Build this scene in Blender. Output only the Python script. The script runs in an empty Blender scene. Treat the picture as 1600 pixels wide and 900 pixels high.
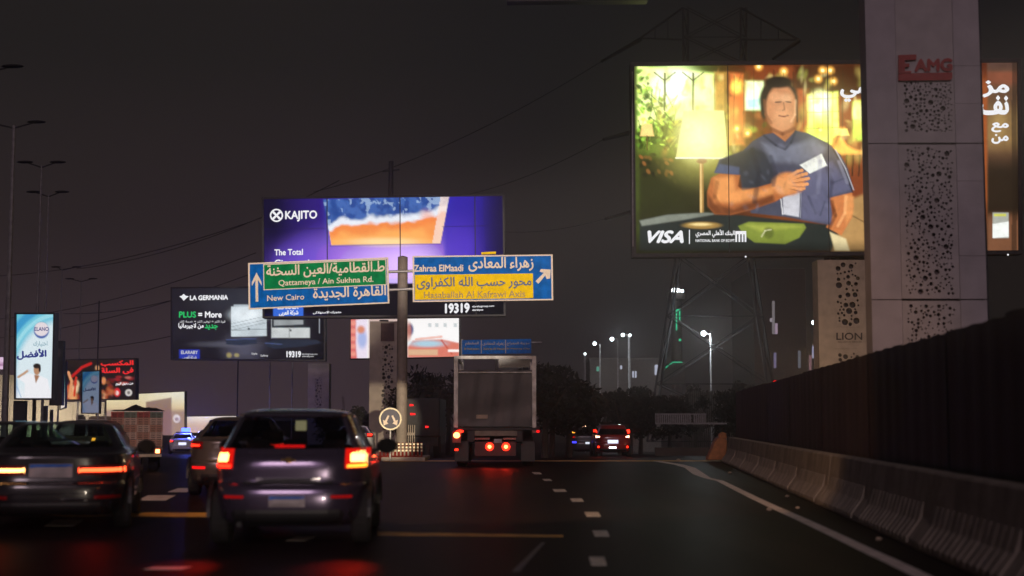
import bpy, bmesh, math, random
import numpy as np
from mathutils import Vector
random.seed(4); RNG = np.random.default_rng(7)
SC = bpy.context.scene
COL = SC.collection

# ------------------------------------------------------------------ camera
F = 2250.0; PITCH = math.atan(206/2250.0); CAMZ = 1.35
cam_d = bpy.data.cameras.new('camera'); cam = bpy.data.objects.new('camera', cam_d); COL.objects.link(cam)
cam_d.sensor_width = 36; cam_d.lens = F/1600*36; cam_d.clip_end = 6000; cam_d.clip_start = .1
cam.location = (0, 0, CAMZ); cam.rotation_euler = (math.pi/2+PITCH, 0, 0)
cam_d.dof.use_dof = True; cam_d.dof.focus_distance = 62; cam_d.dof.aperture_fstop = 1.05
SC.camera = cam
SC.view_settings.view_transform = 'Standard'; SC.view_settings.look = 'None'
SC.view_settings.exposure = 0; SC.view_settings.gamma = 1

# ------------------------------------------------------------------ night sky with city glow at the horizon
W = bpy.data.worlds.new("World"); SC.world = W; W.use_nodes = True
nt = W.node_tree; nt.nodes.clear()
def N(t, **k):
    n = nt.nodes.new(t)
    for a, b in k.items(): setattr(n, a, b)
    return n
tc = N('ShaderNodeTexCoord'); sp = N('ShaderNodeSeparateXYZ'); nt.links.new(tc.outputs['Generated'], sp.inputs[0])
rampL = N('ShaderNodeValToRGB'); rampR = N('ShaderNodeValToRGB')
for rmp, cols in ((rampL, [(0, (.074, .048, .060)), (.06, (.056, .037, .042)), (.13, (.029, .021, .0215)), (.24, (.0155, .0135, .013)), (.5, (.011, .010, .010))]),
                  (rampR, [(0, (.011, .008, .008)), (.07, (.0105, .0088, .0088)), (.14, (.010, .0090, .0092)), (.26, (.0085, .0083, .0095)), (.5, (.007, .0068, .008))])):
    el = rmp.color_ramp.elements
    while len(el) < len(cols): el.new(.5)
    for e, (p, c) in zip(el, cols): e.position = p; e.color = (*c, 1)
    nt.links.new(sp.outputs['Z'], rmp.inputs[0])
mr = N('ShaderNodeMapRange'); mr.interpolation_type = 'SMOOTHSTEP'
mr.inputs['From Min'].default_value = -.16; mr.inputs['From Max'].default_value = .1
nt.links.new(sp.outputs['X'], mr.inputs[0])
mx = N('ShaderNodeMix', data_type='RGBA')
nt.links.new(mr.outputs[0], mx.inputs['Factor']); nt.links.new(rampL.outputs[0], mx.inputs['A']); nt.links.new(rampR.outputs[0], mx.inputs['B'])
bg = N('ShaderNodeBackground'); out = N('ShaderNodeOutputWorld')
nt.links.new(mx.outputs['Result'], bg.inputs[0]); nt.links.new(bg.outputs[0], out.inputs[0]); bg.inputs[1].default_value = 1.0

# ------------------------------------------------------------------ lights
def lamp(name, kind, loc, target, energy, color, **k):
    d = bpy.data.lights.new(name, kind); o = bpy.data.objects.new(name, d); COL.objects.link(o)
    o.location = loc; d.energy = energy; d.color = color
    if target: o.rotation_euler = (Vector(target)-Vector(loc)).to_track_quat('-Z', 'Y').to_euler()
    for a, b in k.items(): setattr(d, a, b)
    return o
lamp('city_glow_fill', 'SUN', (0, -20, 20), (3, 20, 4), .42, (1, .74, .84), angle=math.radians(12))  # weak tinted sun added to stand in for the city's ambient glow
# the street lighting over the road ahead, its pool ending about 17 m ahead
lamp('street_light', 'SPOT', (-3.5, 13, 9.5), (-.2, 31, 0), 1900, (1, .56, .30), spot_size=math.radians(62), spot_blend=.25, shadow_soft_size=.25)
# narrow spots added near the camera to mimic the signs' retroreflection
for tgt in ((-6.5, 48, 5.9), (-1.0, 48, 6.1)):
    lamp('sign_fill_spot', 'SPOT', (.6, .6, 1.6), tgt, 78000, (1, .86, .72), spot_size=math.radians(7.4), spot_blend=.45, shadow_soft_size=.08)
lamp('sign_fill_spot', 'SPOT', (1.2, .6, 1.6), (-4.0, 47.5, 1.35), 105000, (1, .82, .58), spot_size=math.radians(3.4), spot_blend=.4, shadow_soft_size=.08)
lamp('headlight_low', 'SPOT', (.55, 1.4, .65), (-1, 17, .35), 800, (1, .84, .66), spot_size=math.radians(46), spot_blend=.9, shadow_soft_size=.06)  # headlight of the car the picture is taken from

# ------------------------------------------------------------------ pixel of the photograph -> point at distance Y
cp, sn = math.cos(PITCH), math.sin(PITCH)
def ray(px, py):
    u = (px-800)/F; v = (450-py)/F
    return np.array([u, cp-v*sn, sn+v*cp])
def P(px, py, Y):
    d = ray(px, py); t = Y/d[1]
    return np.array([d[0]*t, Y, CAMZ+d[2]*t])
def ground_z(Y):
    if Y < 49: return 0.0
    return -.02*(min(Y, 190)-49)
def G(px, py, z=0.0):
    d = ray(px, py); t = (z-CAMZ)/d[2]
    return np.array([d[0]*t, d[1]*t, z])

# ------------------------------------------------------------------ materials
MATS = {}
def lin(c):
    if isinstance(c, str): c = [int(c[i:i+2], 16)/255 for i in (1, 3, 5)]
    return tuple(((x+.055)/1.055)**2.4 if x > .04045 else x/12.92 for x in c)
def mat(name, col, rough=.6, metal=0, var=.25, scale=6, bump=0, bscale=40, spec=.5, coat=0, stretch=None):
    if name in MATS: return MATS[name]
    m = bpy.data.materials.new(name); m.use_nodes = True; t = m.node_tree
    b = t.nodes['Principled BSDF']; b.inputs['Roughness'].default_value = rough; b.inputs['Metallic'].default_value = metal
    b.inputs['Specular IOR Level'].default_value = spec
    if coat: b.inputs['Coat Weight'].default_value = coat; b.inputs['Coat Roughness'].default_value = .06
    co = t.nodes.new('ShaderNodeTexCoord'); mp = t.nodes.new('ShaderNodeMapping'); t.links.new(co.outputs['Object'], mp.inputs[0])
    if stretch: mp.inputs['Scale'].default_value = stretch
    n = t.nodes.new('ShaderNodeTexNoise'); n.inputs['Scale'].default_value = scale; n.inputs['Detail'].default_value = 6
    t.links.new(mp.outputs[0], n.inputs['Vector'])
    r = t.nodes.new('ShaderNodeValToRGB'); e = r.color_ramp.elements
    e[0].position = .3; e[1].position = .7
    e[0].color = (*[c*(1-var) for c in col], 1); e[1].color = (*[min(1, c*(1+var)) for c in col], 1)
    t.links.new(n.outputs['Fac'], r.inputs[0]); t.links.new(r.outputs[0], b.inputs['Base Color'])
    if bump:
        n2 = t.nodes.new('ShaderNodeTexNoise'); n2.inputs['Scale'].default_value = bscale; n2.inputs['Detail'].default_value = 4
        t.links.new(co.outputs['Object'], n2.inputs['Vector'])
        bp = t.nodes.new('ShaderNodeBump'); bp.inputs['Strength'].default_value = bump; bp.inputs['Distance'].default_value = .02
        t.links.new(n2.outputs['Fac'], bp.inputs['Height']); t.links.new(bp.outputs[0], b.inputs['Normal'])
    MATS[name] = m; return m
def glow(name, col, s=1.0):
    if name in MATS: return MATS[name]
    m = bpy.data.materials.new(name); m.use_nodes = True; t = m.node_tree; t.nodes.clear()
    e = t.nodes.new('ShaderNodeEmission'); e.inputs[0].default_value = (*col, 1); e.inputs[1].default_value = s
    o = t.nodes.new('ShaderNodeOutputMaterial'); t.links.new(e.outputs[0], o.inputs[0]); MATS[name] = m; return m
def glass(name, tint, tr=.55, rough=.05):
    if name in MATS: return MATS[name]
    m = bpy.data.materials.new(name); m.use_nodes = True; t = m.node_tree; t.nodes.clear()
    a = t.nodes.new('ShaderNodeBsdfTransparent'); a.inputs[0].default_value = (*[tr*c for c in tint], 1)
    g = t.nodes.new('ShaderNodeBsdfGlossy'); g.inputs['Roughness'].default_value = rough; g.inputs[0].default_value = (.8, .8, .85, 1)
    w = t.nodes.new('ShaderNodeLayerWeight'); w.inputs[0].default_value = .5
    pw = t.nodes.new('ShaderNodeMath'); pw.operation = 'POWER'; pw.inputs[1].default_value = 5; t.links.new(w.outputs['Facing'], pw.inputs[0])
    f = t.nodes.new('ShaderNodeMath'); f.operation = 'MULTIPLY_ADD'; f.inputs[1].default_value = .9; f.inputs[2].default_value = .04; t.links.new(pw.outputs[0], f.inputs[0])
    x = t.nodes.new('ShaderNodeMixShader'); o = t.nodes.new('ShaderNodeOutputMaterial')
    t.links.new(f.outputs[0], x.inputs[0]); t.links.new(a.outputs[0], x.inputs[1]); t.links.new(g.outputs[0], x.inputs[2]); t.links.new(x.outputs[0], o.inputs[0])
    MATS[name] = m; return m
def screen_mat():
    if 'screen' in MATS: return MATS['screen']
    m = bpy.data.materials.new('lit_print'); m.use_nodes = True; t = m.node_tree; t.nodes.clear()
    a = t.nodes.new('ShaderNodeAttribute'); a.attribute_name = 'ink'
    e = t.nodes.new('ShaderNodeEmission'); o = t.nodes.new('ShaderNodeOutputMaterial')
    t.links.new(a.outputs['Color'], e.inputs[0]); t.links.new(e.outputs[0], o.inputs[0]); MATS['screen'] = m; return m
def print_mat():
    if 'print' in MATS: return MATS['print']
    m = bpy.data.materials.new('unlit_print'); m.use_nodes = True; t = m.node_tree
    a = t.nodes.new('ShaderNodeAttribute'); a.attribute_name = 'ink'; b = t.nodes['Principled BSDF']; b.inputs['Roughness'].default_value = .4
    t.links.new(a.outputs['Color'], b.inputs['Base Color']); MATS['print'] = m; return m

ASPHALT = None
def asphalt():
    m = bpy.data.materials.new('asphalt'); m.use_nodes = True; t = m.node_tree; b = t.nodes['Principled BSDF']
    co = t.nodes.new('ShaderNodeTexCoord')
    def noise(s, d=5, sc=None):
        mp = t.nodes.new('ShaderNodeMapping'); t.links.new(co.outputs['Object'], mp.inputs[0])
        if sc: mp.inputs['Scale'].default_value = sc
        n = t.nodes.new('ShaderNodeTexNoise'); n.inputs['Scale'].default_value = s; n.inputs['Detail'].default_value = d
        t.links.new(mp.outputs[0], n.inputs['Vector']); return n
    n = noise(1.2, 6, (1, .12, 1)); r = t.nodes.new('ShaderNodeValToRGB'); e = r.color_ramp.elements
    e[0].position = .3; e[1].position = .72; e[0].color = (.012, .008, .009, 1); e[1].color = (.032, .021, .022, 1)
    t.links.new(n.outputs['Fac'], r.inputs[0]); t.links.new(r.outputs[0], b.inputs['Base Color'])
    n3 = noise(.5, 4, (1, .15, 1)); r3 = t.nodes.new('ShaderNodeMapRange'); r3.inputs['To Min'].default_value = .42; r3.inputs['To Max'].default_value = .58; b.inputs['Specular IOR Level'].default_value = .012
    t.links.new(n3.outputs['Fac'], r3.inputs[0]); t.links.new(r3.outputs[0], b.inputs['Roughness'])
    n2 = noise(55, 3); bp = t.nodes.new('ShaderNodeBump'); bp.inputs['Strength'].default_value = .35; bp.inputs['Distance'].default_value = .01
    t.links.new(n2.outputs['Fac'], bp.inputs['Height']); t.links.new(bp.outputs[0], b.inputs['Normal'])
    return m

CONC = mat('painted_concrete', (.46, .43, .44), .8, var=.12, scale=2.2, bump=.2)
CONC_W = mat('warm_concrete', (.42, .36, .30), .85, var=.15, scale=2.5, bump=.25)
BARR = mat('barrier_concrete', (.25, .215, .18), .9, var=.3, scale=3, bump=.5, bscale=25)
SEAM = mat('dark_joint', (.10, .09, .09), .9)
BLACKM = mat('black_frame', (.02, .02, .022), .5, var=.3)
DARK = mat('dark_steel', (.03, .03, .033), .6, metal=.3)
STEEL = mat('galvanised_steel', (.30, .29, .29), .5, metal=.5, var=.2)
POLEP = mat('warm_grey_pole', (.24, .20, .17), .7, var=.15)
RUBBER = mat('tyre_rubber', (.02, .02, .02), .85)
FENCEM = mat('dark_red_sheeting', (.045, .024, .020), .75, var=.3, scale=1.5, stretch=(1, 1, .2), bump=.2)
WHITEP = mat('white_reflective_sheet', (.80, .68, .55), .9, var=.08, scale=15, spec=0)
GREENP = mat('green_reflective_sheet', (.004, .22, .07), .9, var=.25, scale=4, spec=0)
BLUEP = mat('blue_reflective_sheet', (.004, .12, .46), .9, var=.25, scale=4, spec=0)
YELP = mat('yellow_reflective_sheet', (.88, .60, .01), .9, var=.1, scale=4, spec=0)
YELPAINT = mat('yellow_road_paint', (.62, .33, .06), .6, var=.45, scale=3)
WPAINT = mat('white_road_paint', (.75, .68, .6), .55, var=.35, scale=5)
EDGEP = mat('worn_edge_paint', (.85, .72, .68), .6, var=.25, scale=4)
CHROME = mat('chrome', (.6, .6, .62), .2, metal=1, var=.05)
LEAFM = mat('leaf_dark', (.017, .018, .012), .8, var=.5, scale=1.3)
BARK = mat('bark', (.06, .045, .035), .9, bump=.5)
RED_ON = glow('tail_lamp_lit', (1, .018, .006), 6); RED_HOT = glow('tail_lamp_core', (1, .45, .13), 6)
RED_DIM = glow('tail_lamp_dim', (1, .01, .01), 1.2); AMBER = glow('amber_lamp', (1, .35, .03), 3)
RED_LENS = mat('red_lens', (.35, .01, .01), .25, var=.1)
WLAMP = glow('white_lamp', (.85, .95, 1), 9); PLATEW = glow('plate_lit', (.75, .78, 1), 1.4)
WTEXT = glow('white_lit_print', (.95, .95, .98), 1.0)
TRIM = mat('black_plastic', (.018, .018, .02), .5)
SEAT = mat('seat_cloth', (.02, .02, .022), .9)
TARP = mat('dark_tarpaulin', (.036, .033, .037), .45, var=.35, scale=2.5, bump=.6, bscale=6)

# ------------------------------------------------------------------ mesh helpers
def sub(a, b): return (a[0]-b[0], a[1]-b[1], a[2]-b[2])
class MB:
    def __init__(s): s.v = []; s.f = []
    def add(s, vs, fs):
        k = len(s.v); s.v += [tuple(map(float, p)) for p in vs]; s.f += [tuple(k+i for i in f) for f in fs]; return s
    def box(s, x0, x1, y0, y1, z0, z1):
        return s.add([(x0, y0, z0), (x1, y0, z0), (x1, y1, z0), (x0, y1, z0), (x0, y0, z1), (x1, y0, z1), (x1, y1, z1), (x0, y1, z1)],
                     [(0, 3, 2, 1), (4, 5, 6, 7), (0, 1, 5, 4), (1, 2, 6, 5), (2, 3, 7, 6), (3, 0, 4, 7)])
    def bar(s, a, b, r, n=4, r2=None):
        a = Vector(a); b = Vector(b); d = (b-a).normalized(); q = d.to_track_quat('Z', 'Y'); r2 = r if r2 is None else r2
        vs = []
        for p, rr in ((a, r), (b, r2)):
            for i in range(n):
                t = 2*math.pi*(i+.5)/n; vs.append(p+q@Vector((rr*math.cos(t), rr*math.sin(t), 0)))
        return s.add(vs, [(i, (i+1) % n, n+(i+1) % n, n+i) for i in range(n)]+[tuple(range(n))[::-1], tuple(range(n, 2*n))])
    def prism(s, pts, d):            # pts: 3-D loop, d: offset vector
        n = len(pts); a = [tuple(p) for p in pts]; b = [(p[0]+d[0], p[1]+d[1], p[2]+d[2]) for p in a]
        return s.add(a+b, [tuple(range(n)), tuple(range(n, 2*n))[::-1]]+[(i, i+n, (i+1) % n+n, (i+1) % n) for i in range(n)])
    def ball(s, c, r, seg=10, rings=6, sq=(1, 1, 1)):
        vs = []; fs = []
        for j in range(rings+1):
            ph = math.pi*j/rings
            for i in range(seg):
                t = 2*math.pi*i/seg; vs.append((c[0]+r*sq[0]*math.sin(ph)*math.cos(t), c[1]+r*sq[1]*math.sin(ph)*math.sin(t), c[2]+r*sq[2]*math.cos(ph)))
        for j in range(rings):
            for i in range(seg): fs.append((j*seg+i, (j+1)*seg+i, (j+1)*seg+(i+1) % seg, j*seg+(i+1) % seg))
        return s.add(vs, fs)
    def lathe(s, prof, axis='x', c=(0, 0, 0), seg=24):
        vs = []; fs = []; n = len(prof)
        for i in range(seg):
            t = 2*math.pi*i/seg
            for (h, r) in prof:
                a, b = r*math.cos(t), r*math.sin(t)
                vs.append((c[0]+h, c[1]+a, c[2]+b) if axis == 'x' else (c[0]+a, c[1]+b, c[2]+h) if axis == 'z' else (c[0]+a, c[1]+h, c[2]+b))
        for i in range(seg):
            for j in range(n-1): fs.append((i*n+j, ((i+1) % seg)*n+j, ((i+1) % seg)*n+j+1, i*n+j+1))
        return s.add(vs, fs)
    def build(s, name, m, parent=None, bevel=0, smooth=False, kind=None, world=True):
        me = bpy.data.meshes.new(name); vs = s.v
        if parent is not None and world:
            L = wloc(parent); vs = [sub(p, L) for p in vs]
        me.from_pydata(vs, [], s.f); me.update()
        if smooth: me.polygons.foreach_set('use_smooth', [True]*len(me.polygons))
        o = bpy.data.objects.new(name, me); COL.objects.link(o); me.materials.append(m)
        if parent is not None: o.parent = parent
        if bevel:
            b = o.modifiers.new('bevel', 'BEVEL'); b.width = bevel; b.segments = 2; b.limit_method = 'ANGLE'
        if kind: o['kind'] = kind
        return o
def wloc(o):
    L = Vector((0, 0, 0))
    while o is not None: L = L+o.location; o = o.parent
    return L
def thing(name, label, cat, loc=(0, 0, 0), group=None, rz=0):
    o = bpy.data.objects.new(name, None); COL.objects.link(o); o.location = tuple(map(float, loc)); o.rotation_euler = (0, 0, rz)
    o.empty_display_size = .3; tag(o, label, cat, group); return o
def tag(o, label, cat, group=None):
    o['label'] = label; o['category'] = cat
    if group: o['group'] = group
    return o
def struct(o): o['kind'] = 'structure'; return o
def copy_tree(o, parent=None, **k):
    c = o.copy(); COL.objects.link(c)
    if parent is not None: c.parent = parent
    for ch in list(o.children): copy_tree(ch, c)
    return c

# ------------------------------------------------------------------ lettering (flat print)
import unicodedata
FM = {}
for cc in range(0xFE80, 0xFEFD):
    dd = unicodedata.decomposition(chr(cc)).split()
    if dd: FM.setdefault(''.join(chr(int(x, 16)) for x in dd[1:]), {})[dd[0].strip('<>')] = chr(cc)
def ar(s):
    s2 = []; i = 0
    while i < len(s):
        if s[i:i+2] in ('لا', 'لأ', 'لإ'): s2.append(s[i:i+2]); i += 2
        else: s2.append(s[i]); i += 1
    o = []
    for i, c in enumerate(s2):
        if c not in FM: o.append(c); continue
        p = i > 0 and s2[i-1] in FM and 'initial' in FM[s2[i-1]]
        n = 'initial' in FM[c] and i+1 < len(s2) and s2[i+1] in FM and s2[i+1] != 'ء'
        o.append(FM[c].get('medial' if p and n else 'initial' if n else 'final' if p else 'isolated', FM[c]['isolated']))
    return ''.join(reversed(o))
def glyphs(body, shear):
    c = bpy.data.curves.new('lettering', 'FONT'); c.body = body; c.resolution_u = 3; c.shear = shear
    o = bpy.data.objects.new('lettering', c); COL.objects.link(o); bpy.context.view_layer.objects.active = o
    for q in bpy.context.selected_objects: q.select_set(False)
    o.select_set(True); bpy.ops.object.convert(target='CURVE'); o = bpy.context.view_layer.objects.active
    loops = []
    for q in o.data.splines:
        pts = []; B = q.bezier_points; n = len(B)
        if n:
            for i in range(n):
                a, b = B[i], B[(i+1) % n]; p0, p1, p2, p3 = (np.array(v[:2]) for v in (a.co, a.handle_right, b.handle_left, b.co))
                k = 1 if abs(np.cross(p1-p0, p3-p0))+abs(np.cross(p2-p0, p3-p0)) < 1e-7 else 3
                for j in range(k): t = j/k; pts.append(p0*(1-t)**3+3*p1*t*(1-t)**2+3*p2*t*t*(1-t)+p3*t**3)
        else: pts = [np.array(p.co[:2]) for p in q.points]
        if len(pts) > 2: loops.append(np.array(pts))
    d = o.data; bpy.data.objects.remove(o); bpy.data.curves.remove(d)
    if not loops: return np.zeros((0, 3)), []
    from mathutils.geometry import delaunay_2d_cdt
    V = []; Ed = []
    for l in loops:
        b = len(V); n = len(l); V += [Vector((float(p[0]), float(p[1]))) for p in l]; Ed += [(b+i, b+(i+1) % n) for i in range(n)]
    ov, _, tf, *_r = delaunay_2d_cdt(V, Ed, [], 0, 1e-5)
    co = np.array([(v[0], v[1]) for v in ov]); T = np.array([t for t in tf if len(t) == 3]); cen = co[T].mean(1); wn = np.zeros(len(T), int)
    for l in loops:                      # non-zero winding fill: overlapping strokes stay solid
        x0, y0 = l[:, 0][None], l[:, 1][None]; x1, y1 = np.roll(l[:, 0], -1)[None], np.roll(l[:, 1], -1)[None]; X, Y_ = cen[:, :1], cen[:, 1:]
        side = (x1-x0)*(Y_-y0)-(X-x0)*(y1-y0)
        wn += ((y0 <= Y_) & (y1 > Y_) & (side > 0)).sum(1)-((y0 > Y_) & (y1 <= Y_) & (side < 0)).sum(1)
    return np.concatenate([co, np.zeros((len(co), 1))], 1), [tuple(int(q) for q in t) for t in T[wn != 0]]
def text(s, p0, p1, h, Y, m, parent, bold=.02, arabic=False, name='lettering', shear=0, eps=.012):
    """letters fitted between pixel p0 (lower left) and p1 (lower right), h pixels tall, on the plane at distance Y"""
    co, fs = glyphs(ar(s) if arabic else s, shear)
    if len(co) == 0: return None
    mn = co.min(0); mxx = co.max(0); mb = MB()
    offs = [(0, 0)]
    if bold: offs += [(bold, 0), (-bold, 0), (0, bold), (0, -bold)]
    for k, (dx, dy) in enumerate(offs):
        u = (co[:, 0]-mn[0]+dx)/(mxx[0]-mn[0]); v = (co[:, 1]-mn[1]+dy)/(mxx[1]-mn[1])
        vs = [P(p0[0]+a*(p1[0]-p0[0]), p0[1]+a*(p1[1]-p0[1])-b*h, Y-eps-.002*k) for a, b in zip(u, v)]
        mb.add(vs, fs)
    return mb.build(name, m, parent)
def quad(pts, Y, m, parent, name, d=.01, kind=None):
    """flat plate with its outline given in pixels, on the plane Y, thickness d"""
    return MB().prism([P(x, y, Y) for x, y in pts], (0, d, 0)).build(name, m, parent, kind=kind)

# ------------------------------------------------------------------ painting of lit prints
def S(a, b, x): t = np.clip((x-a)/(b-a), 0, 1); return t*t*(3-2*t)
class Canvas:
    def __init__(s, X, Y, base): s.X = X; s.Y = Y; s.c = np.ones(X.shape+(3,))*np.array(lin(base))
    def put(s, m, col, a=1.0):
        col = np.array(lin(col)) if isinstance(col, (str, tuple)) else col
        m = (np.clip(m, 0, 1)*a)[..., None]; s.c = s.c*(1-m)+col*m
    def ell(s, cx, cy, rx, ry, col, soft=.25, a=1.0, rot=0):
        t = math.radians(rot); dx = s.X-cx; dy = s.Y-cy; u = dx*math.cos(t)+dy*math.sin(t); v = -dx*math.sin(t)+dy*math.cos(t)
        r = np.sqrt((u/rx)**2+(v/ry)**2); s.put(1-S(1-soft, 1+soft, r), col, a)
    def poly(s, pts, col, soft=1.0, a=1.0):
        pts = np.array(pts, float); ins = np.zeros(s.X.shape, bool); d = np.full(s.X.shape, 1e9)
        for i in range(len(pts)):
            x0, y0 = pts[i]; x1, y1 = pts[(i+1) % len(pts)]
            if y0 != y1:
                ins ^= ((y0 > s.Y) != (y1 > s.Y)) & (s.X < (x1-x0)*(s.Y-y0)/(y1-y0)+x0)
            L = (x1-x0)**2+(y1-y0)**2+1e-9; t = np.clip(((s.X-x0)*(x1-x0)+(s.Y-y0)*(y1-y0))/L, 0, 1)
            d = np.minimum(d, np.hypot(s.X-x0-t*(x1-x0), s.Y-y0-t*(y1-y0)))
        sd = np.where(ins, d, -d); s.put(S(-soft, soft, sd), col, a)
    def rect(s, x0, y0, x1, y1, col, soft=1.0, a=1.0): s.poly([(x0, y0), (x1, y0), (x1, y1), (x0, y1)], col, soft, a)
    def line(s, pts, w, col, a=1.0):
        for (x0, y0), (x1, y1) in zip(pts[:-1], pts[1:]):
            L = (x1-x0)**2+(y1-y0)**2+1e-9; t = np.clip(((s.X-x0)*(x1-x0)+(s.Y-y0)*(y1-y0))/L, 0, 1)
            d = np.hypot(s.X-x0-t*(x1-x0), s.Y-y0-t*(y1-y0)); s.put(1-S(w*.5-.4, w*.5+.7, d), col, a)
    def noise(s, sc, amp, seed=0):
        r = np.random.default_rng(seed); tot = 0
        for o in range(3):
            k = sc/2**o; gx = ((s.X-s.X.min())/k); gy = ((s.Y-s.Y.min())/k); n = r.random((int(gy.max())+3, int(gx.max())+3))
            i = gx.astype(int); j = gy.astype(int); fx = gx-i; fy = gy-j; fx = fx*fx*(3-2*fx); fy = fy*fy*(3-2*fy)
            tot = tot+((n[j, i]*(1-fx)+n[j, i+1]*fx)*(1-fy)+(n[j+1, i]*(1-fx)+n[j+1, i+1]*fx)*fy-.5)/2**o
        return tot*amp
    def modulate(s, sc, amp, seed=0): s.c = s.c*np.clip(1+s.noise(sc, amp, seed), 0, 3)[..., None]
def face(root, tl, tr, br, bl, Y, paint, step=1.5, splits=(), base='#101014', m=None, name='display_panel'):
    """the printed face, as panels split at given pixel columns; painted per vertex"""
    nx = int((max(tr[0], br[0])-min(tl[0], bl[0]))/step)+2; ny = int((max(bl[1], br[1])-min(tl[1], tr[1]))/step)+2
    edges = [0]+[(x-tl[0])/(tr[0]-tl[0]) for x in splits]+[1]; outl = []
    for a, b in zip(edges[:-1], edges[1:]):
        g = .6/(tr[0]-tl[0]) if len(edges) > 2 else 0
        a2 = a+(g if a > 0 else 0); b2 = b-(g if b < 1 else 0)
        k = max(2, int(nx*(b-a))+1); U, V = np.meshgrid(np.linspace(a2, b2, k), np.linspace(0, 1, ny))
        X = (tl[0]*(1-U)+tr[0]*U)*(1-V)+(bl[0]*(1-U)+br[0]*U)*V; Yp = (tl[1]*(1-U)+tr[1]*U)*(1-V)+(bl[1]*(1-U)+br[1]*U)*V
        cv = Canvas(X, Yp, base); paint(cv)
        mb = MB(); L = wloc(root)
        u = (X-800)/F; v = (450-Yp)/F; d1 = cp-v*sn; t = Y/d1
        V3 = np.stack([u*t-L[0], np.full(u.shape, Y-L[1]), CAMZ+(sn+v*cp)*t-L[2]], -1).reshape(-1, 3)
        idx = np.arange(k*ny).reshape(ny, k); q = np.stack([idx[:-1, :-1], idx[1:, :-1], idx[1:, 1:], idx[:-1, 1:]], -1).reshape(-1, 4)
        me = bpy.data.meshes.new(name); me.from_pydata(V3.tolist(), [], q.tolist()); me.update()
        at = me.color_attributes.new('ink', 'FLOAT_COLOR', 'POINT'); C4 = np.concatenate([np.clip(cv.c, 0, 4), np.ones(cv.c.shape[:2]+(1,))], -1)
        at.data.foreach_set('color', C4.reshape(-1).astype(np.float32))
        o = bpy.data.objects.new(name, me); COL.objects.link(o); me.materials.append(m or screen_mat()); o.parent = root; outl.append(o)
    return outl
def billboard(label, tl, tr, br, bl, Y, paint, depth=.8, fr=3, name='billboard', group=None, **k):
    c = P((bl[0]+br[0])/2, 600, Y); root = thing(name, label, 'billboard' if name == 'billboard' else 'sign', (c[0], Y, ground_z(Y)), group)
    e = lambda p, dx, dy: (p[0]+dx, p[1]+dy)
    o = [e(tl, -fr, -fr), e(tr, fr, -fr), e(br, fr, fr), e(bl, -fr, fr)]
    quad(o, Y+.05, BLACKM, root, 'cabinet', depth)
    # raised rim round the face
    inn = [tl, tr, br, bl]; mb = MB()
    for i in range(4):
        j = (i+1) % 4; mb.prism([P(*o[i], Y-.1), P(*o[j], Y-.1), P(*inn[j], Y-.1), P(*inn[i], Y-.1)], (0, .14, 0))
    mb.build('frame', BLACKM, root)
    face(root, tl, tr, br, bl, Y, paint, **k)
    return root

# ================================================================== GROUND
def strip(name, m, y_list, xfun, z_off=0.0):
    mb = MB(); vs = []; fs = []
    for y in y_list:
        for x in xfun(y): vs.append((x, y, ground_z(y)+z_off))
    k = len(xfun(y_list[0]))
    for i in range(len(y_list)-1):
        for j in range(k-1): fs.append((i*k+j, i*k+j+1, (i+1)*k+j+1, (i+1)*k+j))
    mb.add(vs, fs); return struct(mb.build(name, m))
EARTH = mat('dry_earth', (.07, .055, .045), .95, var=.4, scale=.6, bump=.5, bscale=4)
strip('ground', EARTH, [-60, 0, 20, 49, 80, 120, 190, 400, 1200, 5000], lambda y: [-3000, -300, -60, 60, 300, 3000], -.06)
AS = asphalt()
road = strip('road', AS, [-20, 0, 8, 16, 24, 32, 40, 49, 70, 100, 140, 190, 260], lambda y: [-26, -13, -4, 1, 3.62+.08*y+1.1 if y < 49 else 9.5])

# road markings: parts of the road (4 mm sheets)
def mark(pts, m, name, z=.004):
    MB().prism([(p[0], p[1], ground_z(p[1])+z) for p in pts], (0, 0, -.003)).build(name, m, road)
for cx, cy, w, h in ((839, 739.5, 12, 3), (855, 750, 12, 3), (874.5, 766.5, 19, 4), (901.5, 781.5, 18, 5), (926, 804, 22, 7), (939, 834, 23, 9), (934, 877, 24, 13)):
    a = G(cx-w/2-2, cy-h/2); b = G(cx+w/2-2, cy-h/2); c = G(cx+w/2+2, cy+h/2); d = G(cx-w/2+2, cy+h/2); mark([d, c, b, a], WPAINT, 'lane_dash')
for cx, cy, w, h in ((245, 778, 44, 4), (100, 817, 46, 5), (285, 766, 30, 3), (262, 888, 60, 2), (470, 842, 30, 3), (200, 765, 30, 3)):
    a = G(cx-w/2+8, cy-h); b = G(cx+w/2+8, cy-h); c = G(cx+w/2-8, cy+h); d = G(cx-w/2-8, cy+h); mark([d, c, b, a], EDGEP, 'lane_dash')
EP = [(1025, 720.5), (1060, 726), (1078, 731), (1092, 741), (1105, 747), (1125, 751.5), (1150, 764), (1180, 779), (1210, 793), (1255, 813), (1300, 834), (1350, 858), (1400, 881), (1470, 915), (1560, 960)]
mb = MB(); vs = []
for i, (x, y) in enumerate(EP):
    p = G(x, y); q = Vector(G(*EP[min(i+1, len(EP)-1)]))-Vector(G(*EP[max(i-1, 0)])); q.normalize(); nrm = Vector((-q.y, q.x, 0)); w = .085
    if i < 4: w = .15
    for s_ in (-1, 1): vs.append((p[0]+nrm.x*w*s_, p[1]+nrm.y*w*s_, .004))
mb.add(vs, [(2*i, 2*i+1, 2*i+3, 2*i+2) for i in range(len(EP)-1)]); mb.build('edge_line', EDGEP, road)
mark([G(590, 836.5), G(880, 839), G(880, 836.6), G(590, 831)], YELPAINT, 'transverse_line')
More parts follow.
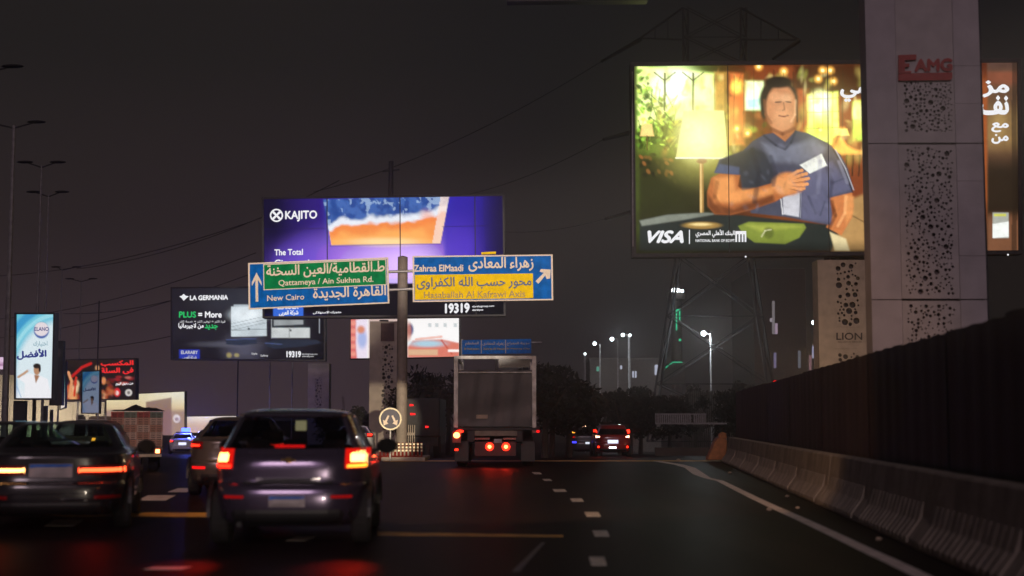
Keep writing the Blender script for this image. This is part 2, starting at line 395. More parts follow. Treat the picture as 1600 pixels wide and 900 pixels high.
mark([G(20, 806), G(332, 808), G(332, 801.5), G(20, 800)], YELPAINT, 'transverse_line')
mark([(-4.2, 47.2, 0), (6.9, 47.2, 0), (6.9, 48.5, 0), (-4.2, 48.5, 0)], YELPAINT, 'transverse_line')
mark([G(800, 893), G(812, 893), G(852, 848), G(846, 848)], mat('tar_seam', (.09, .085, .10), .5), 'tar_seam')
# loose stones on the tarmac
for i, (x, y, r) in enumerate(((1202, 798, .035), (1230, 777, .03), (1140, 740, .04), (1246, 795, .025), (1373, 845, .03), (1060, 720, .05))):
    p = G(x, y); mb = MB().ball((p[0], p[1], r*.6+.003), r, 7, 4, (1.3, 1, .7))
    mb.v = [(a+random.uniform(-.3, .3)*r, b+random.uniform(-.3, .3)*r, c) for a, b, c in mb.v]
    tag(mb.build('stone', mat('pale_stone', (.5, .4, .3), .9)), ['small pale stone lying on the road right of the dashed line', 'pebble beside the white edge line near the barrier', 'stone where the edge line bends', 'pebble close under the ribbed barrier', 'pebble at the barrier foot nearest the camera', 'stone on the yellow transverse line'][i], 'stone')

# ================================================================== CONCRETE BARRIER AND SHEET FENCE
def base_x(y): return 3.02+.08*y
ang = -math.atan(.08); SEG = 3.9
prof = [(0, 0), (0, .08), (.16, .30), (.22, .78), (.25, .80), (.41, .80), (.44, .78), (.50, .30), (.66, .08), (.66, 0)]
def make_barrier():
    r = thing('concrete_barrier', 'ribbed concrete barrier block in the row at the road edge below the dark fence', 'barrier', group='concrete barrier blocks along the right road edge')
    mb = MB(); L = SEG-.03; n = len(prof)
    mb.add([(x, y, z) for y in (0, L) for x, z in prof], [tuple(range(n)), tuple(range(n, 2*n))[::-1]]+[(i, i+n, i+1+n, i+1) for i in range(n-1)])
    mb.build('block', BARR, r, bevel=.012, world=False)
    rb = MB()
    for k in range(14):
        y = .35+k*.24; rb.prism([(-.022, y, .03), (-.022, y, .09), (.115, y, .27), (.17, y, .46), (.20, y, .46), (.2, y, .03)], (0, .165, 0))
    rb.build('ribs', BARR, r, world=False, kind='stuff')
    return r
proto = make_barrier()
for k in range(10):
    o = proto if k == 0 else copy_tree(proto)
    y = 7.6+k*SEG; o.location = (base_x(y), y, 0); o.rotation_euler = (0, 0, ang+random.uniform(-.004, .004))
# sheet fence
fence = thing('sheet_fence', 'tall dark red brown sheet fence behind the concrete barrier', 'fence', (base_x(7)+.8, 7, 0))
CORR = []
for k in range(16):
    y0 = 6+k*2.8; y1 = y0+2.83; top = 2.42+random.uniform(-.015, .015)-(.006*k)
    mb = MB(); n = 17
    for i in range(n):
        y = y0+(y1-y0)*i/(n-1); x = base_x(y)+.78+(.012 if i % 4 in (1, 2) else 0)+.012*(k % 2)
        t = top+.007*math.sin(i*1.3+k)
        mb.v += [(x, y, .0), (x, y, t), (x+.02, y, t), (x+.02, y, .0)]
    for i in range(n-1):
        a = i*4; mb.f += [(a, a+4, a+5, a+1), (a+1, a+5, a+6, a+2), (a+2, a+6, a+7, a+3)]
    mb.build('sheet', FENCEM, fence)
    px = base_x(y0)+.86; MB().box(px, px+.07, y0-.06, y0+.01, 0, 2.3).build('post', FENCEM, fence)
# orange end block
ob = thing('plastic_barrier', 'orange water barrier with a knob on top where the concrete barrier ends', 'barrier', (*G(1118, 719)[:2], 0))
OR = mat('orange_plastic', (.38, .15, .045), .6, var=.3)
MB().prism([P(x, y, 46.9) for x, y in ((1105, 719), (1136, 719), (1136, 688), (1131, 684), (1122, 684), (1117, 690))], (0, .55, 0)).build('body', OR, ob, bevel=.03)
MB().prism([P(x, y, 47.0) for x, y in ((1123, 685), (1136, 685), (1135, 677), (1129, 675), (1124, 678))], (0, .3, 0)).build('filler_cap', OR, ob, bevel=.02)

# ================================================================== PERFORATED BILLBOARD PILLARS
def perf_sheet(root, x0, x1, y0, y1, Y, holes, m, name='perforated_panel', d=.04):
    """panel with real round holes; pixels"""
    a = P(x0, y1, Y); b = P(x1, y0, Y); s = Y/F
    c = bpy.data.curves.new('panel', 'CURVE'); c.dimensions = '2D'; c.fill_mode = 'BOTH'; c.extrude = d/2; c.resolution_u = 2
    sp_ = c.splines.new('POLY'); sp_.points.add(3); sp_.use_cyclic_u = True
    for i, (x, z) in enumerate(((a[0], a[2]), (b[0], a[2]), (b[0], b[2]), (a[0], b[2]))): sp_.points[i].co = (x, z, 0, 1)
    for (hx, hy, r) in holes:
        p = P(hx, hy, Y); n = 10; q = c.splines.new('POLY'); q.points.add(n-1); q.use_cyclic_u = True
        for i in range(n): t = -2*math.pi*i/n; q.points[i].co = (p[0]+r*s*math.cos(t), p[2]+r*s*math.sin(t), 0, 1)
    o = bpy.data.objects.new('t', c); COL.objects.link(o); dg = bpy.context.evaluated_depsgraph_get()
    me = bpy.data.meshes.new_from_object(o.evaluated_get(dg)); bpy.data.objects.remove(o)
    L = wloc(root)
    for v in me.vertices: x, y, z = v.co; v.co = (x-L[0], Y+z-L[1], y-L[2])
    me.materials.clear(); me.materials.append(m); o = bpy.data.objects.new(name, me); COL.objects.link(o); o.parent = root; return o
def scatter(x0, x1, y0, y1, rs, n, seed, gap=1.0):
    r = random.Random(seed); hs = []
    for t in range(n*40):
        if len(hs) >= n: break
        rad = r.choice(rs); x = r.uniform(x0+rad+1, x1-rad-1); y = r.uniform(y0+rad+1, y1-rad-1)
        if all(math.hypot(x-a, y-b) > rad+c+gap for a, b, c in hs): hs.append((x, y, rad))
    return hs
PX = [(1353, 0), (1357, 224), (1362, 470)]
def pillar_main():
    Y = 26.0; s = Y/F; c = P(1452, 560, Y)
    r = thing('billboard_pillar', 'wide pale square pillar with round holes and a red logo, foreground right', 'pillar', (c[0], Y, 0))
    xl = P(1364, 560, Y)[0]; xr = P(1545, 560, Y)[0]; z = lambda py: P(1450, py, Y)[2]
    X = lambda px: P(px, 560, Y)[0]
    xa, xb = X(1412), X(1503)
    lev = [0, z(468)-.012, z(224)-.012, z(-120)]
    for i in range(3):           # cladding panels with joints between the courses
        z0 = lev[i]+(.018 if i else 0); z1 = lev[i+1]
        MB().box(xl, xa-.006, Y, Y+.06, z0, z1).build('cladding_panel', CONC, r)
        zz = [z0, z(103), z(163)] if 0 else None
        cuts = {0: [z0, z1], 1: [z0, z(400), z(283)-.0, z1], 2: [z0, z(162), z(103), z1]}[i]
        for q0, q1 in zip(cuts[:-1], cuts[1:]):
            MB().box(xb+.006, xr, Y, Y+.06, q0+.006, q1).build('cladding_panel', CONC, r)
    MB().box(xl+.035, xr-.035, Y+.10, Y+.42, 0, lev[-1]).build('core', mat('core_board', (.17, .14, .14), .9), r)
    MB().box(xr-.03, xr, Y+.062, Y+.45, 0, lev[-1]).build('side_panel', CONC, r)
    MB().box(xl, xl+.03, Y+.062, Y+.45, 0, lev[-1]).build('side_panel', CONC, r)
    MB().box(xr+.02, xr+.10, Y+.2, Y+.28, 0, lev[-1]).build('cable_duct', DARK, r)
    x0, x1 = 1412.4, 1502.6
    def col(y): return (y-560)*0.0205     # the pillar's own vertical drift in pixels
    M2 = mat('perforated_cladding', (.47, .44, .43), .8, var=.1, scale=3)
    for y0, y1, hy0, n, sd in ((-119, 222.5, 126, 150, 3), (226, 466.5, 228, 330, 5), (470, 640, 472, 170, 8)):
        hy1 = {3: 208, 5: 462, 8: 600}[sd]
        hs = []
        ms = scatter(x0+3, x1-8, hy0, hy1, [1.2, 1.2, 1.5, 1.5, 1.9, 1.9, 2.3, 2.3, 2.7, 3.1, 4.4], n, sd, .7)
        # sheet is built straight, holes shift with it
        hs = [(x-9*(560-y)/560+1, y, rr) for x, y, rr in ms]
        xx0 = 800+(xa+.0)/s; perf_sheet2(r, xa, xb, z(y1), z(y0), Y, hs, M2)
    # red logo: block E, letters, underline bar
    REDL = mat('red_logo', (.36, .035, .03), .5, var=.15); e = Y-.055
    quad([(1404, 86), (1432, 85), (1432, 93), (1414, 94), (1414, 99), (1421, 99), (1421, 104), (1414, 105), (1414, 111), (1424, 111), (1424, 114), (1404, 114)], e, REDL, r, 'logo_block', .04)
    quad([(1404, 115), (1488, 113), (1488, 122), (1485, 125), (1404, 126)], e, REDL, r, 'logo_bar', .04)
    text('AMG', (1430, 111), (1487, 110), 18, Y-.01, REDL, r, bold=.055, name='logo_lettering')
    return r
def perf_sheet2(root, xa, xb, z0, z1, Y, holes, m):
    c = bpy.data.curves.new('panel', 'CURVE'); c.dimensions = '2D'; c.fill_mode = 'BOTH'; c.extrude = .02
    sp_ = c.splines.new('POLY'); sp_.points.add(3); sp_.use_cyclic_u = True
    for i, (x, z) in enumerate(((xa, z0), (xb, z0), (xb, z1), (xa, z1))): sp_.points[i].co = (x, z, 0, 1)
    for (hx, hy, r) in holes:
        p = P(hx, hy, Y); rr = r*Y/F; n = 12
        if p[0]-rr < xa+.01 or p[0]+rr > xb-.01 or p[2]-rr < z0+.01 or p[2]+rr > z1-.01: continue
        q = c.splines.new('POLY'); q.points.add(n-1); q.use_cyclic_u = True
        for i in range(n): t = -2*math.pi*i/n; q.points[i].co = (p[0]+rr*math.cos(t), p[2]+rr*math.sin(t), 0, 1)
    o = bpy.data.objects.new('t', c); COL.objects.link(o); dg = bpy.context.evaluated_depsgraph_get()
    me = bpy.data.meshes.new_from_object(o.evaluated_get(dg)); bpy.data.objects.remove(o); L = wloc(root)
    for v in me.vertices: x, y, z = v.co; v.co = (x-L[0], Y+.025+z-L[1], y-L[2])
    me.materials.clear(); me.materials.append(m); o = bpy.data.objects.new('perforated_panel', me); COL.objects.link(o); o.parent = root; return o
pillar_main()

def small_pillar(label, px0, px1, ptop, Y, hx0, hx1, hrange, rs, n, seed, split=None, mlow=None, d=1.2):
    c = P((px0+px1)/2, ptop, Y); r = thing('billboard_pillar', label, 'pillar', (c[0], Y, ground_z(Y)))
    xl = P(px0, 600, Y)[0]; xr = P(px1, 600, Y)[0]; zt = P(px0, ptop, Y)[2]; g = ground_z(Y)
    xa = P(hx0, 600, Y)[0]; xb = P(hx1, 600, Y)[0]
    MB().box(xl, xa, Y, Y+d, g, zt).build('cladding_panel', CONC_W, r); MB().box(xb, xr, Y, Y+d, g, zt).build('cladding_panel', CONC_W, r)
    MB().box(xa, xb, Y+.25, Y+d-.01, g, zt-.01).build('core', SEAM, r)
    spans = hrange
    for i, (a, b, ha, hb, k) in enumerate(spans):
        hs = scatter(hx0+.5, hx1-.5, ha, hb, rs, k, seed+i, .7)
        perf_sheet2(r, xa+.001, xb-.001, P(px0, b, Y)[2]+.004, P(px0, a, Y)[2]-.004, Y, hs, CONC_W)
    return r
lion = small_pillar('brown lit pillar with big round holes and the word LION, right of the pylon', 1281, 1366, 406, 66, 1304, 1348, [(406, 511, 408, 511, 52), (511, 545, 0, -1, 0), (545, 640, 550, 600, 24)], [1.6, 2, 3, 4, 5], 50, 21)
text('LION', (1307, 531), (1347, 531), 11, 66, mat('dark_print', (.06, .05, .05), .8), lion, bold=.02)
text('REAL ESTATE SERVICES', (1309, 535.5), (1346, 535.5), 2.5, 66, mat('dark_print', (.06, .05, .05), .8), lion, bold=0)
kp = small_pillar('narrow pale pillar with round holes behind the round arrow sign', 577, 624, 502, 73, 594, 617, [(502, 534, 0, -1, 0), (534, 760, 536, 640, 58)], [.9, 1.3, 1.8, 2.4, 2.9], 50, 33)
quad([(595, 505), (616, 505), (616, 533), (595, 533)], 72.99, mat('dark_red_panel', (.07, .03, .025), .7), kp, 'dark_panel', .02)
small_pillar('dim narrow pillar with round holes under the black oven advertisement', 481, 514, 568, 97, 490, 505, [(568, 586, 0, -1, 0), (586, 760, 588, 640, 40)], [.7, 1, 1.5, 2], 40, 44)

# ================================================================== BILLBOARDS
def q2(x, y): return (970+x/2.7275, 80+y/2.7275)      # reading frame used for the large lit picture
def ad_man(c):
    p = lambda L: [q2(*a) for a in L]
    X, Y = c.X, c.Y
    c.put(S(1060, 1250, X), '#9a5a22'); c.put(1-S(1040, 1160, X), '#6c7a2c')
    c.put(S(300, 395, Y), '#2c2417', .8); c.put((1-S(99, 140, Y))*S(1120, 1200, X), '#5d2c1b', .9)
    # glazed arches on the left, leaves in front
    c.poly(p([(70, 60), (250, 85), (400, 95), (398, 260), (70, 330)]), '#dfe9a8', 5)
    c.ell(*q2(230, 150), 38, 30, '#f4fbe2', .6); c.ell(*q2(350, 190), 25, 28, '#e8f2b4', .5)
    r = np.random.default_rng(3)
    for k in range(150):
        x, y = r.uniform(66, 210), r.uniform(70, 420); 
        if x > 130 and y < 200: continue
        c.ell(*q2(x, y), r.uniform(2, 6), r.uniform(1.5, 4), ['#6f8f2c', '#3e5a1e', '#9cbf3c', '#c8d85a', '#2c4018'][k % 5], .5, .75, r.uniform(0, 180))
    for x in (187, 308): c.line(p([(x, 95), (x, 250)]), 2.4, '#3c3a22', .9); c.line(p([(x-45, 90), (x, 125), (x+45, 90)]), 1.5, '#5c5a36', .8)
    for k in range(70):
        x, y = r.uniform(180, 620), r.uniform(230, 480); c.ell(*q2(x, y), r.uniform(3, 9), r.uniform(2, 6), ['#a6b92e', '#5f7022', '#d8c83c', '#7c5d1e', '#40421a'][k % 5], .6, .55, r.uniform(0, 180))
    c.poly(p([(400, 90), (450, 90), (450, 260), (400, 260)]), '#b98f4a', 4)
    c.poly(p([(460, 90), (528, 95), (528, 400), (460, 400)]), '#c8752a', 4)
    c.ell(*q2(495, 150), 9, 11, '#ffd24a', .6); c.poly(p([(530, 125), (612, 125), (612, 250), (530, 250)]), '#e6efd6', 4); c.poly(p([(535, 200), (600, 200), (600, 245), (540, 245)]), '#a6d3e0', 5)
    c.poly(p([(530, 60), (790, 60), (790, 130), (530, 120)]), '#8a4a1e', 5)
    c.poly(p([(740, 60), (1056, 60), (1056, 200), (740, 170)]), '#5b2a1a', 7)
    c.poly(p([(750, 160), (800, 160), (800, 420), (760, 420)]), '#a85a22', 4)
    c.poly(p([(795, 185), (925, 172), (930, 330), (900, 400), (800, 380)]), '#e9f07c', 4); c.ell(*q2(850, 220), 16, 18, '#fbffe0', .6); c.ell(*q2(850, 340), 20, 12, '#c9e03a', .6)
    c.poly(p([(985, 215), (1056, 205), (1056, 380), (985, 385)]), '#b9cc4a', 4); c.ell(*q2(1010, 260), 10, 14, '#eef6b0', .6)
    c.poly(p([(930, 195), (985, 200), (985, 400), (935, 400)]), '#8d3c18', 3)
    for x, y in ((588, 66), (695, 86), (860, 82), (893, 82), (842, 118), (906, 128), (850, 335), (945, 340), (495, 330), (540, 350)): c.ell(*q2(x, y), 6, 6, '#ffc24a', .7, .7); c.ell(*q2(x, y), 2.6, 2.6, '#fff2b0', .4)
    c.poly(p([(900, 370), (940, 360), (965, 400), (1000, 420), (1056, 425), (1056, 445), (905, 445)]), '#e8a63a', 3)
    c.poly(p([(920, 440), (1056, 440), (1056, 610), (960, 560)]), '#8a4a1c', 4); c.poly(p([(990, 545), (1056, 530), (1056, 720), (985, 700)]), '#8a4c2c', 4)
    for k in range(5): c.line(p([(935+k*28, 445), (930+k*28, 530)]), 2.2, '#3c1c0c', .7)
    c.poly(p([(925, 330), (965, 330), (975, 360), (915, 360)]), '#f6d77a', 1.5)
    c.c = np.clip(c.c, 0, 4)**1.4*1.9*np.array([.90, 1.06, .72])
    for k in range(260):     # out-of-focus clutter of the room and garden behind
        x, y = r.uniform(80, 1050), r.uniform(90, 470)
        if 230 < x < 460 and y > 250: continue
        c.ell(*q2(x, y), r.uniform(1.5, 6), r.uniform(2, 11), ['#3c2c12', '#f2dc6a', '#6a3a16', '#c8d050', '#2a1c0e', '#e8983c', '#fff0a0', '#56601c'][k % 8], .9, .34, r.uniform(-25, 25))
    for k in range(46):      # palm fronds
        x, y, a = r.uniform(80, 230), r.uniform(190, 430), r.uniform(-.9, .9); c.line(p([(x, y), (x+70*math.sin(a), y-60*math.cos(a))]), 1.6, ['#2f4014', '#8aa030', '#1e2a0c', '#c4cc58'][k % 4], .6)
    for k in range(16): x = 400+k*42; c.line(p([(x, 70+r.uniform(0, 60)), (x+r.uniform(-4, 4), 330)]), r.uniform(.8, 2.2), '#3a2010', .45)
    for y in (205, 262, 330): c.line(p([(795, y), (930, y-6)]), 1.0, '#8a8a30', .6)
    # gloom low on the left
    c.poly(p([(66, 440), (240, 450), (330, 470), (400, 520), (400, 720), (66, 740)]), '#2c2a17', 10, .9)
    for k in range(26): c.ell(*q2(r.uniform(80, 240), r.uniform(440, 560)), 4, 2.4, ['#8a5f22', '#4c4a1e', '#b06a24', '#1c1a10'][k % 4], .5, .7, r.uniform(0, 90))
    c.poly(p([(92, 310), (132, 310), (142, 362), (82, 362)]), '#ffd27a', 1.2); c.line(p([(112, 362), (112, 420)]), 1.5, '#6c4a1c')
    # large table lamp
    c.ell(*q2(350, 380), 52, 48, '#e9e46a', .9, .55)
    c.line(p([(343, 455), (345, 745)]), 6, '#b48a46'); c.line(p([(341, 480), (342, 740)]), 1.8, '#f0cd8a'); c.ell(*q2(345, 468), 8, 4, '#8d5224', .3)
    c.poly(p([(268, 255), (440, 253), (457, 456), (234, 455)]), '#dfe08e', .9); c.ell(*q2(335, 360), 26, 30, '#fbf7b4', .9, .9); c.line(p([(235, 455), (457, 456)]), 2, '#fffbd0')
    # table top
    c.poly(p([(80, 722), (200, 697), (360, 688), (520, 700), (1060, 760), (1060, 850), (80, 850)]), '#2b3534', 1.5)
    c.poly(p([(80, 722), (200, 697), (360, 688), (420, 692), (260, 720), (90, 745)]), '#8f968c', 2, .8); c.ell(*q2(345, 742), 29, 5.5, '#a8853e', .3); c.ell(*q2(340, 738), 16, 2.4, '#e7cf8c', .5)
    # armchair
    c.poly(p([(960, 640), (1056, 600), (1056, 850), (900, 850), (930, 770)]), '#b28a52', 4); c.line(p([(985, 700), (1050, 735)]), 2, '#7c5c34', .7)
    # man: far arm, shirt, neck, head
    c.poly(p([(890, 622), (985, 600), (993, 660), (985, 710), (940, 785), (875, 750), (905, 700), (915, 680)]), '#c9783a', 1.3); c.poly(p([(950, 610), (993, 620), (990, 690), (960, 740)]), '#e39a52', 3, .7)
    c.poly(p([(640, 300), (735, 290), (745, 345), (700, 400), (650, 370)]), '#b5703c', 2)
    SH = [(612, 355), (650, 348), (700, 385), (745, 338), (800, 350), (880, 390), (935, 440), (968, 500), (990, 585), (985, 602), (890, 625), (900, 690), (895, 742), (700, 706), (555, 690), (520, 600), (510, 528), (398, 518), (420, 462), (520, 425), (560, 385)]
    c.poly(p(SH), '#4c5064', 1.3); c.poly(p([(430, 460), (560, 410), (640, 440), (660, 560), (590, 590), (520, 600), (510, 528), (405, 510)]), '#2f3844', 4, .9)
    c.poly(p([(420, 480), (505, 495), (505, 528), (400, 518)]), '#49587c', 2); c.poly(p([(600, 390), (700, 410), (820, 370), (880, 410), (860, 440), (760, 480), (640, 470)]), '#7c8296', 6, .8)
    c.poly(p([(760, 520), (900, 470), (985, 590), (890, 620), (900, 735), (770, 715)]), '#6a6c8c', 4, .7)
    c.line(p([(905, 420), (950, 500), (988, 600)]), 1.8, '#23283a', .8); c.line(p([(915, 420), (958, 500), (992, 590)]), 1.2, '#c9ccd8', .7); c.line(p([(905, 560), (960, 540)]), 2, '#454a66', .6); c.line(p([(870, 640), (850, 700)]), 2, '#434862', .6)
    c.poly(p([(690, 620), (768, 600), (765, 708), (692, 695)]), '#c3c4cf', 1.5); c.line(p([(765, 600), (762, 708)]), 1.2, '#5a5d70'); c.line(p([(682, 630), (690, 696)]), 1.2, '#dcdce2')
    c.poly(p([(762, 485), (856, 436), (879, 487), (805, 522)]), '#dfe3e0', 1)
    c.poly(p([(385, 540), (420, 522), (508, 528), (500, 575), (520, 595), (600, 575), (655, 560), (700, 520), (735, 600), (660, 640), (560, 675), (470, 698), (400, 695), (370, 660), (368, 600)]), '#b4662a', 1.3)
    c.poly(p([(400, 540), (480, 535), (490, 590), (600, 590), (650, 575), (650, 610), (480, 650), (400, 640)]), '#eea052', 5, .7); c.poly(p([(372, 610), (400, 650), (480, 672), (650, 610), (655, 640), (560, 675), (470, 698), (400, 695), (370, 660)]), '#6a3412', 4, .8)
    c.ell(*q2(715, 565), 25, 18, '#d98a48', .2); 
    for k, (a, b) in enumerate(((772, 508), (792, 522), (800, 542), (795, 566), (780, 585))): c.line(p([(715, 535+k*11), (a-18, b+4), (a, b)]), 4.6, '#e2985a'); c.line(p([(722, 543+k*11), (a-12, b+12)]), 1, '#8f4f26', .7)
    c.ell(*q2(690, 575), 13, 13, '#e8a05e', .5, .7)
    c.ell(*q2(672, 205), 30, 32, '#2a211c', .12); c.ell(*q2(610, 250), 5, 14, '#2a211c', .4); c.ell(*q2(684, 243), 24, 37, '#c98556', .12); c.ell(*q2(690, 290), 15, 19, '#d99a68', .5, .8)
    c.ell(*q2(660, 195), 9, 8, '#dfa070', .5, .8); c.ell(*q2(705, 200), 9, 7, '#e4ab7c', .5, .8)
    c.line(p([(660, 218), (682, 216)]), 2, '#5c3a26', .8); c.line(p([(705, 215), (724, 218)]), 2, '#5c3a26', .8); c.line(p([(694, 220), (698, 248), (690, 252)]), 1.8, '#9c6038', .8); c.line(p([(675, 275), (695, 279), (713, 274)]), 2, '#83402c', .8)
    c.ell(*q2(672, 132), 23, 9, '#241d1a', .3); c.line(p([(748, 190), (752, 300)]), 3, '#4c3322', .8)
    for L_, w_, col_, a_ in (([(560, 420), (590, 520), (570, 640)], 9, '#262c3a', .5), ([(640, 450), (660, 520), (650, 570)], 7, '#333a4c', .5), ([(820, 400), (850, 470), (840, 600)], 8, '#8a8ca6', .35), ([(880, 500), (900, 560), (890, 620)], 7, '#3c3f58', .6), ([(930, 470), (965, 560)], 6, '#9a9cb4', .5), ([(800, 620), (830, 690)], 5, '#3c3f58', .5), ([(610, 360), (660, 400), (700, 418)], 4, '#30384a', .8), ([(745, 342), (725, 390), (700, 418)], 4, '#30384a', .8), ([(410, 560), (400, 620), (430, 680)], 7, '#8f5022', .5), ([(960, 620), (955, 690), (925, 745)], 5, '#f0b070', .6), ([(900, 640), (915, 700), (890, 750)], 6, '#6c3818', .6), ([(640, 330), (690, 352), (738, 330)], 6, '#7c4424', .6), ([(612, 210), (618, 270), (640, 305)], 5, '#8a5230', .6), ([(745, 210), (742, 270), (725, 300)], 4, '#f0bc8c', .5)):
        for q_ in (1.0, .55): c.line(p(L_), w_*q_, col_, a_*.6)
    for k in range(60):
        x, y = r.uniform(430, 900), r.uniform(400, 690); c.ell(*q2(x, y), r.uniform(3, 9), r.uniform(1.5, 4), '#1c2230' if k % 2 else '#8c90a8', .9, .16, r.uniform(20, 110))
    # pouch on the table, trousers
    c.poly(p([(500, 745), (545, 727), (780, 735), (790, 752), (760, 795), (700, 822), (570, 815), (520, 780)]), '#7f8f2a', 1.5); c.poly(p([(530, 740), (700, 738), (770, 748), (600, 770)]), '#a6b03c', 4, .7)
    c.ell(*q2(630, 775), 8, 9, '#5d6a22', .4, .8); c.line(p([(600, 790), (615, 765), (640, 760)]), 2, '#c7c8a0', .7)
    c.poly(p([(890, 770), (960, 800), (975, 850), (912, 850)]), '#d8c89a', 2)
    c.put(S(372, 396, Y), '#14120f', .55); c.put(1-S(992, 998, X), '#2c2a20', .7)
    # right strip beyond the foreground pillar
    m = S(1540, 1546, X)
    c.put(m, '#6b4c36'); c.put(m*(1-S(100, 120, Y)), '#5c4038'); c.put(m*S(108, 116, Y)*(1-S(125, 140, Y)), '#9c5036', .6); c.put(m*S(150, 190, Y)*(1-S(215, 250, Y)), '#937444', .9); c.put(m*S(225, 270, Y), '#33281e'); c.put(m*S(325, 345, Y), '#80543a', .95); c.ell(1562, 190, 9, 20, '#b89a5c', .9, .5); c.put(m*(np.abs(X-1585) < 4), '#2a2018', .6)
    c.poly([(1551, 332), (1576, 332), (1576, 372), (1551, 372)], '#a9aca6', 1); c.poly([(1551, 350), (1576, 346), (1576, 370), (1551, 372)], '#e4e9ea', 1, .9); c.poly([(1553, 334), (1572, 334), (1572, 338), (1553, 338)], '#c8c84c', .8)
    c.modulate(6, .12, 5); c.modulate(26, .16, 6)
    for cx, cy, rx, ry, k, col in ((335, 350, 60, 55, .30, (1, .85, .25)), (230, 170, 60, 45, .28, (.9, 1, .45)), (860, 260, 40, 50, .35, (1, .95, .3)), (1010, 300, 30, 45, .2, (1, .8, .2)), (690, 230, 30, 34, .14, (1, .8, .6)), (500, 300, 40, 60, .16, (1, .8, .2)), (940, 430, 50, 25, .18, (1, .6, .15))):
        a_, b_ = q2(cx, cy); c.c = c.c+(np.exp(-((X-a_)/rx)**2-((Y-b_)/ry)**2)*k)[..., None]*np.array(col)*.55*(X < 1400)[..., None]
    c.c = np.clip(c.c, 0, 2)**1.15*1.38; lu = (c.c@np.array([.3, .6, .1]))[..., None]
    c.c = c.c*.84+.16*lu*np.array([1.12, 1.02, .72]); c.c = np.clip(c.c, 0, 1.15)
vb = billboard('large bright billboard of a seated man beside a yellow table lamp, behind the wide pillar', (991, 103), (1590, 97), (1592, 391), (994, 396), 68, ad_man, fr=6, splits=(1137, 1293, 1443), step=1.35)
Yv = 68-.01
text('VISA', (1013, 379), (1067, 379), 18, Yv, WTEXT, vb, bold=.045, shear=.35)
quad([(1076.5, 359), (1078, 359), (1078, 381), (1076.5, 381)], Yv-.02, WTEXT, vb, 'divider_line')
text('البنك الأهلي المصري', (1087, 371), (1148, 371), 12, Yv, WTEXT, vb, bold=.03, arabic=True)
text('NATIONAL BANK OF EGYPT', (1087, 378), (1148, 378), 4.2, Yv, WTEXT, vb, bold=.02)
quad([(1149, 361), (1166, 361), (1166, 366), (1149, 366)], Yv-.02, WTEXT, vb, 'emblem')
for x in (1149, 1154, 1159, 1163.5): quad([(x, 366), (x+2.6, 366), (x+2.6, 378), (x, 378)], Yv-.02, WTEXT, vb, 'emblem')
text('ضي', (1314, 158), (1368, 158), 30, Yv, WTEXT, vb, bold=.04, arabic=True)
text('مز', (1536, 151), (1575, 151), 24, Yv, WTEXT, vb, bold=.045, arabic=True)
text('نف', (1532, 178), (1575, 178), 27, Yv, WTEXT, vb, bold=.045, arabic=True)
text('مع', (1550, 206), (1575, 206), 14, Yv, WTEXT, vb, bold=.045, arabic=True)
text('من', (1550, 224), (1575, 224), 14, Yv, WTEXT, vb, bold=.045, arabic=True)
MB().bar(P(988, 112, 67.8), P(989, 385, 67.8), .03).build('side_rod', STEEL, vb)
for x in (1165, 1362, 1575): MB().ball(P(x, 401 if x < 1500 else 398, 67.7), .045).build('edge_lamp', WTEXT, vb)
MB().box(P(1290, 0, 69)[0], P(1356, 0, 69)[0], 69.3, 70.5, ground_z(69), P(1300, 300, 69)[2]).build('support_column', DARK, vb)

